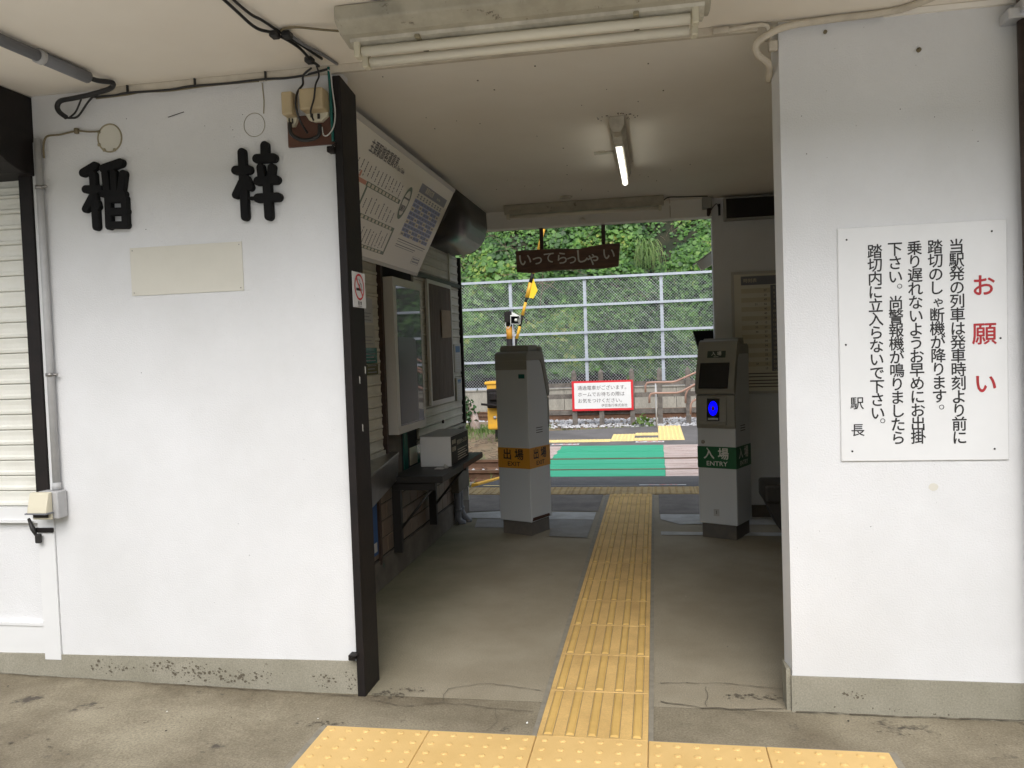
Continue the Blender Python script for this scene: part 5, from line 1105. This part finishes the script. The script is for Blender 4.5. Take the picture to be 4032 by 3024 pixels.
# ================================================================== BARRIER, HORN POST
BR = thing('crossing_barrier', 'crossing barrier machine with raised yellow and black arm behind the exit gate', 'barrier', (-2.2, 11.5, -.25))
mb = MB(); mb.bbox(-2.50, 11.3, .03, -2.0, 11.7, .86, .03, 2); mb.bbox(-2.53, 11.28, .83, -1.98, 11.72, .885, .01, 1); mb.build('machine_box', 'yelpaint', BR)
mb = MB(); mb.bbox(-2.47, 11.16, .42, -2.08, 11.30, .76, .02, 2); mb.tube([(-2.56, 11.1, .50), (-2.0, 11.1, .44)], .02, 8); mb.bbox(-2.42, 11.1, .56, -2.15, 11.2, .70, .02, 1); mb.build('drive_unit', 'black', BR)
mb = MB(); mb.tube([(-2.36, 11.29, .25), (-2.36, 11.27, .25)], .03, 10); build_each(mb, 'bolt', 'silver', BR)
mb = MB(); mb.bbox(-2.38, 11.33, -.26, -2.1, 11.67, .04, .02, 1); mb.bbox(-2.45, 11.25, -.27, -2.0, 11.75, -.20, .01, 1); mb.build('pedestal', 'black', BR)
A0 = Vector((-2.115, 11.45, 1.05)); A1 = Vector((-1.385, 11.45, 3.60)); tA = (A1 - A0); LA = tA.length; tA.normalize()
def zA(z): return (z - A0.z) / (A1.z - A0.z) * LA
segs = [(1.05, 1.63, 'black'), (1.63, 1.85, 'y'), (1.85, 2.04, 'black'), (2.04, 2.27, 'y'), (2.27, 2.35, 'black'), (2.35, 2.61, 'y'), (2.61, 2.77, 'black'), (2.77, 2.98, 'y'), (2.98, 3.18, 'black'), (3.18, 3.54, 'y'), (3.54, 3.60, 'black')]
arm = thing_arm = None
mb = MB()
for a, b, c in segs:
    mb.cur = 0 if c == 'black' else 1; r_a = .042 - .010 * (a - 1.05) / 2.7 if True else 0
    mb.tube([A0 + tA * zA(a), A0 + tA * (zA(b) - .001)], [.026, .025] if a < 2.3 else ([.034, .032] if a < 2.6 else [.031, .030]), 10)
arm_o = mb.build('arm', ['black', 'yelpaint'], BR)
mb = MB(); p0 = A0 + tA * zA(2.98); p1 = A0 + tA * zA(2.60); n2 = Vector((tA.z, 0, -tA.x))
q = [p0 + n2 * .05, p0 + n2 * .05 + tA * -.0, p1 + n2 * .05]
f0 = Vector((-1.622, 11.45, 2.70)); f1 = Vector((-1.545, 11.45, 2.47)); f2 = Vector((-1.625, 11.45, 2.33)); f3 = Vector((-1.705, 11.45, 2.345))
vs = [f0, f1, f2, f3]; vs2 = [v + Vector((0, .012, 0)) for v in vs]
mb.add(vs + vs2, [(0, 1, 2, 3), (7, 6, 5, 4), (0, 4, 5, 1), (1, 5, 6, 2), (2, 6, 7, 3), (3, 7, 4, 0)]); mb.build('flag', 'flag', arm_o)
mb = MB(); mb.bbox(-2.75, 10.7, -.42, -1.75, 11.75, -.255, .03, 1); tag(mb.build('concrete_block', 'old'), 'mossy concrete block under the barrier machine', 'block')
HP = thing('horn_post', 'black and orange post with a pale horn loudspeaker behind the exit gate', 'loudspeaker post', (-1.965, 10.8, -.25))
mb = MB(); mb.smooth = True
for a, b, c in ((-.26, 1.62, 0), (1.621, 1.83, 1), (1.831, 2.09, 0)): mb.cur = c; mb.tube([(-1.963, 10.8, a), (-1.963, 10.8, b)], .052, 14)
mb.build('post', ['black', 'orange'], HP)
mb = MB(); mb.bbox(-2.03, 10.72, 1.90, -1.94, 10.80, 2.08, .01, 1); mb.build('bracket', 'black', HP)
mb = MB(); hx = [(-1.955, 10.92, 2.075), (-1.955, 10.92, 1.93)]
a0 = [(-2.005, 11.0, 1.95), (-1.94, 11.02, 1.95), (-1.94, 11.02, 2.085), (-2.005, 11.0, 2.085)]; a1 = [(-1.915, 10.68, 1.868), (-1.755, 10.72, 1.862), (-1.76, 10.74, 2.0), (-1.915, 10.70, 2.005)]
mb.add(a0 + a1, [(0, 1, 2, 3), (0, 4, 5, 1), (1, 5, 6, 2), (2, 6, 7, 3), (3, 7, 4, 0)]); cc = [Vector(p) for p in a1]; ce = sum(cc, Vector()) / 4; inn = [ce + (p - ce) * .92 for p in cc]; dp = [ce + (p - ce) * .35 + Vector((-.02, .16, .01)) for p in cc]
mb.add(a1 + inn, [(k, (k + 1) % 4, 4 + (k + 1) % 4, 4 + k) for k in range(4)]); mb.build('horn', 'hornp', HP)
mb = MB(); mb.add(inn + dp, [(k, (k + 1) % 4, 4 + (k + 1) % 4, 4 + k) for k in range(4)] + [(4, 5, 6, 7)]); mb.build('horn_throat', 'blackm', HP)
mb = MB(); c = ce + Vector((0, .03, 0)); mb.tube([c + Vector((-.005, .1, 0)), c], [.03, .026], 12); mb.build('horn_cone', 'hornp', HP)
mb = MB(); mb.tube(smooth_path([(-2.0, 10.74, 1.93), (-2.01, 10.72, 1.85), (-1.97, 10.72, 1.80), (-1.93, 10.74, 1.85), (-1.92, 10.78, 1.92)], 6), .006, 6); mb.build('cable', 'cablew', HP)
mb = MB(); mb.tube([(-1.885, 10.80, 1.2), (-1.885, 10.80, 1.90)], .012, 8); mb.build('thin_pole', 'pvc', HP)

# ================================================================== PLANTS
def leaf_mesh(n, posf, size, name, m, parent=None, sd=1, droop=.5, lobes=False):
    r_ = np.random.default_rng(sd); V_ = []; F_ = []; pos, nor, sz = posf(r_, n)
    n = len(pos)
    shape = np.array([(0, 0, 0), (-.42, .18, .10), (-.50, .52, .06), (0, 1.05, -.12), (.50, .52, .06), (.42, .18, .10), (0, .45, -.03)])
    fc = [(0, 6, 2, 1), (6, 3, 2), (0, 5, 4, 6), (6, 4, 3)]
    nor = nor / np.linalg.norm(nor, axis=1, keepdims=True)
    rd = r_.normal(size=(n, 3)); rd[:, 2] -= droop * 2; t = rd - nor * (rd * nor).sum(1, keepdims=True); t /= np.linalg.norm(t, axis=1, keepdims=True); b = np.cross(t, nor)
    P = pos[:, None, :] + sz[:, None, None] * (b[:, None, :] * shape[None, :, 0, None] + t[:, None, :] * shape[None, :, 1, None] + nor[:, None, :] * shape[None, :, 2, None])
    me = bpy.data.meshes.new(name); k = len(shape); vs = P.reshape(-1, 3)
    if parent is not None: vs = vs - np.array(wloc(parent))
    loops = []; starts = []; totals = []
    tot = 0
    base = (np.arange(n) * k)
    fl = [np.array(f) for f in fc]; per = np.concatenate(fl); L_n = len(per)
    lp = (base[:, None] + per[None, :]).ravel(); st = np.cumsum([0] + [len(f) for f in fc])[:-1]
    starts = (np.arange(n)[:, None] * L_n + st[None, :]).ravel(); totals = np.tile([len(f) for f in fc], n)
    me.vertices.add(len(vs)); me.vertices.foreach_set('co', vs.astype(np.float32).ravel()); me.loops.add(len(lp)); me.loops.foreach_set('vertex_index', lp.astype(np.int32))
    me.polygons.add(len(starts)); me.polygons.foreach_set('loop_start', starts.astype(np.int32)); me.polygons.foreach_set('loop_total', totals.astype(np.int32)); me.update(calc_edges=True); me.validate()
    me.materials.append(K[m]); o = bpy.data.objects.new(name, me); C.objects.link(o)
    if parent is not None: o.parent = parent
    return o
def hz(x, y):
    b = .30 + (y - 19.6) * 1.28 + .35 * noise.noise(Vector((x * .45, y * .45, 1.3))) + .22 * noise.noise(Vector((x * 1.1, y * 1.1, 4.3)))
    return b if y > 19.7 else .30
struct(grid(-26, 24, 19.56, 32, 200, 60, hz), 'hillside', 'hill')
def hillpos(r_, n):
    x = np.where(r_.random(n) < .72, r_.uniform(-7.5, 4.5, n), r_.uniform(-18, 15, n)); y = 19.75 + r_.random(n) ** 1.25 * 7.0; P = []; N_ = []; S_ = []; 
    for i in range(n):
        X, Y_ = x[i], y[i]; c1 = noise.noise(Vector((X * .8, Y_ * .8, 9.1))); c2 = noise.noise(Vector((X * 2.2, Y_ * 2.2, 2.0)))
        off = max(0, .28 + .75 * c1 + .30 * c2)
        if r_.random() > .62 + 1.2 * (c1 + .25) and Y_ > 20.6: continue
        h = hz(X, Y_); e = .2; gx = (hz(X + e, Y_) - hz(X - e, Y_)) / (2 * e); gy = (hz(X, Y_ + e) - hz(X, Y_ - e)) / (2 * e)
        nn = Vector((-gx, -gy, 1)).normalized(); dd = off * r_.uniform(.55, 1.0) + .03
        P.append((X + nn.x * dd, Y_ + nn.y * dd, h + nn.z * dd)); N_.append((nn.x + r_.normal() * .45 + c2 * .8, nn.y + r_.normal() * .45 - .15, nn.z + r_.normal() * .35 + .1)); S_.append(r_.uniform(.06, .135) * (1.1 + .9 * max(0, c1)))
    return np.array(P), np.array(N_), np.array(S_)
tag(leaf_mesh(95000, hillpos, 1, 'hillside_vines', 'leaf', sd=11), kind='stuff')
# dry stems over the slope
mb = MB(); r_ = random.Random(21)
for k in range(260):
    x = r_.uniform(-8, 5); y = r_.uniform(19.9, 24.5); z = hz(x, y) + r_.uniform(.15, .5); p = Vector((x, y - .25, z)); ps = [p.copy()]; dv = Vector((r_.uniform(-1, 1), r_.uniform(-.4, .1), r_.uniform(-.2, 1.0))).normalized()
    for q in range(4): p = p + dv * r_.uniform(.1, .22) + Vector((r_.uniform(-.05, .05), 0, r_.uniform(-.07, .03))); ps.append(p.copy())
    mb.tube(ps, [.009, .008, .007, .005, .003], 4)
tag(mb.build('hillside_stems', 'bark'), kind='stuff')
# bare branches on the slope
BB = MB(); r_ = random.Random(4)
for k in range(10):
    x = r_.uniform(-3.4, -2.2); y = r_.uniform(21.6, 22.3); z = hz(x, y) + .35; p = Vector((x, y - .2, z)); ps = [p.copy()]
    dv = Vector((r_.uniform(-1, 1), -.15, r_.uniform(-.3, .5))).normalized()
    for q in range(5): p = p + dv * .22 + Vector((r_.uniform(-.05, .05), 0, r_.uniform(-.08, .05))); ps.append(p.copy())
    BB.tube(ps, [.02 - .003 * i for i in range(6)], 5)
tag(BB.build('bare_branches', 'bark'), 'tangle of bare brown branches on the green slope left of the barrier arm', 'branches')
def blades(mb, cx, cy, cz, n, L, spread, w_, r_, up=.8):
    for _ in range(n):
        a = r_.random() * 6.28; l_ = L * r_.uniform(.5, 1); d0 = Vector((math.cos(a), math.sin(a), 0)); p = Vector((cx + r_.gauss(0, spread), cy + r_.gauss(0, spread), cz)); sd = Vector((-d0.y, d0.x, 0)) * w_
        t1 = p + d0 * l_ * .25 + Vector((0, 0, l_ * up * .7)); t2 = p + d0 * l_ * .62 + Vector((0, 0, l_ * up * (.9 if r_.random() < .5 else .6)))
        mb.add([p - sd, p + sd, t1 + sd * .8, t1 - sd * .8, t2], [(0, 1, 2, 3), (3, 2, 4)])
mb = MB(); r_ = random.Random(8); x, y = .32, 22.4

for _ in range(90):
    a = r_.random() * 6.28; l_ = r_.uniform(.45, 1.0); d0 = Vector((math.cos(a), math.sin(a) * .6 - .35, 0)); p = Vector((x + r_.gauss(0, .12), y - .25 + r_.gauss(0, .08), hz(x, y) + .55 + r_.uniform(-.25, .2))); sd = Vector((.008, 0, 0))
    q = [p, p + d0 * l_ * .22 + Vector((0, 0, .16 * l_)), p + d0 * l_ * .42 + Vector((0, 0, -.10 * l_)), p + d0 * l_ * .5 + Vector((0, 0, -.75 * l_))]
    mb.add([q[0] - sd, q[0] + sd, q[1] + sd, q[1] - sd, q[2] + sd, q[2] - sd, q[3]], [(0, 1, 2, 3), (3, 2, 4, 5), (5, 4, 6)])
tag(mb.build('pampas_clump', 'grass'), 'clump of long drooping grass high on the slope over the hanging sign right end', 'grass clump')
mb = MB(); r_ = random.Random(9)
for _ in range(520):
    x = r_.uniform(-5, -1.8); y = r_.uniform(11.9, 14.6)
    if noise.noise(Vector((x * 1.5, y * 1.2, 3))) < -.12: continue
    blades(mb, x, y, gz(x, y) - .01, 7, .17, .06, .006, r_, .9)
for _ in range(60):
    x = r_.uniform(-5, -1.62); y = r_.uniform(9.9, 12.0); blades(mb, x, y, gz(x, y) - .01, 6, .18, .05, .005, r_, .8)
for _ in range(50):
    x = r_.uniform(-3.6, -1.62); y = r_.uniform(6.6, 8.0); blades(mb, x, y, -.43, 7, .26, .05, .005, r_, .9)
for _ in range(60):
    x = r_.uniform(-1.6, .5); y = 14.1 + r_.uniform(0, .4) + x * .25; blades(mb, x, y, -.27, 4, .07, .06, .006, r_, .7)
tag(mb.build('trackside_grass', 'grass'), kind='stuff')
mb = MB(); r_ = random.Random(12)
for _ in range(260):
    x = r_.uniform(-4.2, -1.9); y = r_.uniform(9.9, 11.4); a = r_.random() * 3.14; l_ = r_.uniform(.05, .22); z = gz(x, y) + .02 + r_.uniform(0, .05)
    mb.tube([(x, y, z), (x + l_ * math.cos(a), y + l_ * math.sin(a), z + r_.uniform(-.01, .05))], .006, 4)
tag(mb.build('dry_litter', 'bark'), kind='stuff')
SP = thing('stump_plant', 'cut pale tree stump with a leafy green shoot beside the far track', 'stump', (-3.3, 13.6, -.25))
mb = MB(); mb.tube([(-3.24, 13.6, -.27), (-3.26, 13.6, .05), (-3.31, 13.6, .30), (-3.33, 13.6, .40)], [.13, .09, .06, .035], 10); mb.build('stump', 'bark' if False else 'plank', SP)
def bushpos(r_, n):
    P = r_.normal(size=(n, 3)) * np.array([.13, .10, .20]) + np.array([-3.50, 13.55, .18]); N_ = r_.normal(size=(n, 3)) + np.array([0, -.6, .6]); return P, N_, r_.uniform(.05, .10, n)
leaf_mesh(230, bushpos, 1, 'foliage', 'leafd', SP, sd=3)
mb = MB(); mb.tube([(-3.48, 13.58, -.27), (-3.50, 13.56, .1), (-3.47, 13.55, .40)], [.015, .012, .006], 6); mb.build('stem', 'bark', SP)
WP = thing('weed', 'single green weed between the ballast and the asphalt, under the sign right end', 'weed', (.19, 14.5, -.25))
def weedpos(r_, n):
    P = r_.normal(size=(n, 3)) * np.array([.10, .06, .07]) + np.array([.19, 14.45, -.12]); N_ = r_.normal(size=(n, 3)) * .6 + np.array([0, -.5, .8]); return P, N_, r_.uniform(.06, .11, n)
leaf_mesh(46, weedpos, 1, 'foliage', 'grass', WP, sd=5)
mb = MB(); mb.tube([(.19, 14.47, -.27), (.19, 14.46, -.08)], .008, 5); mb.build('stem', 'grass', WP)
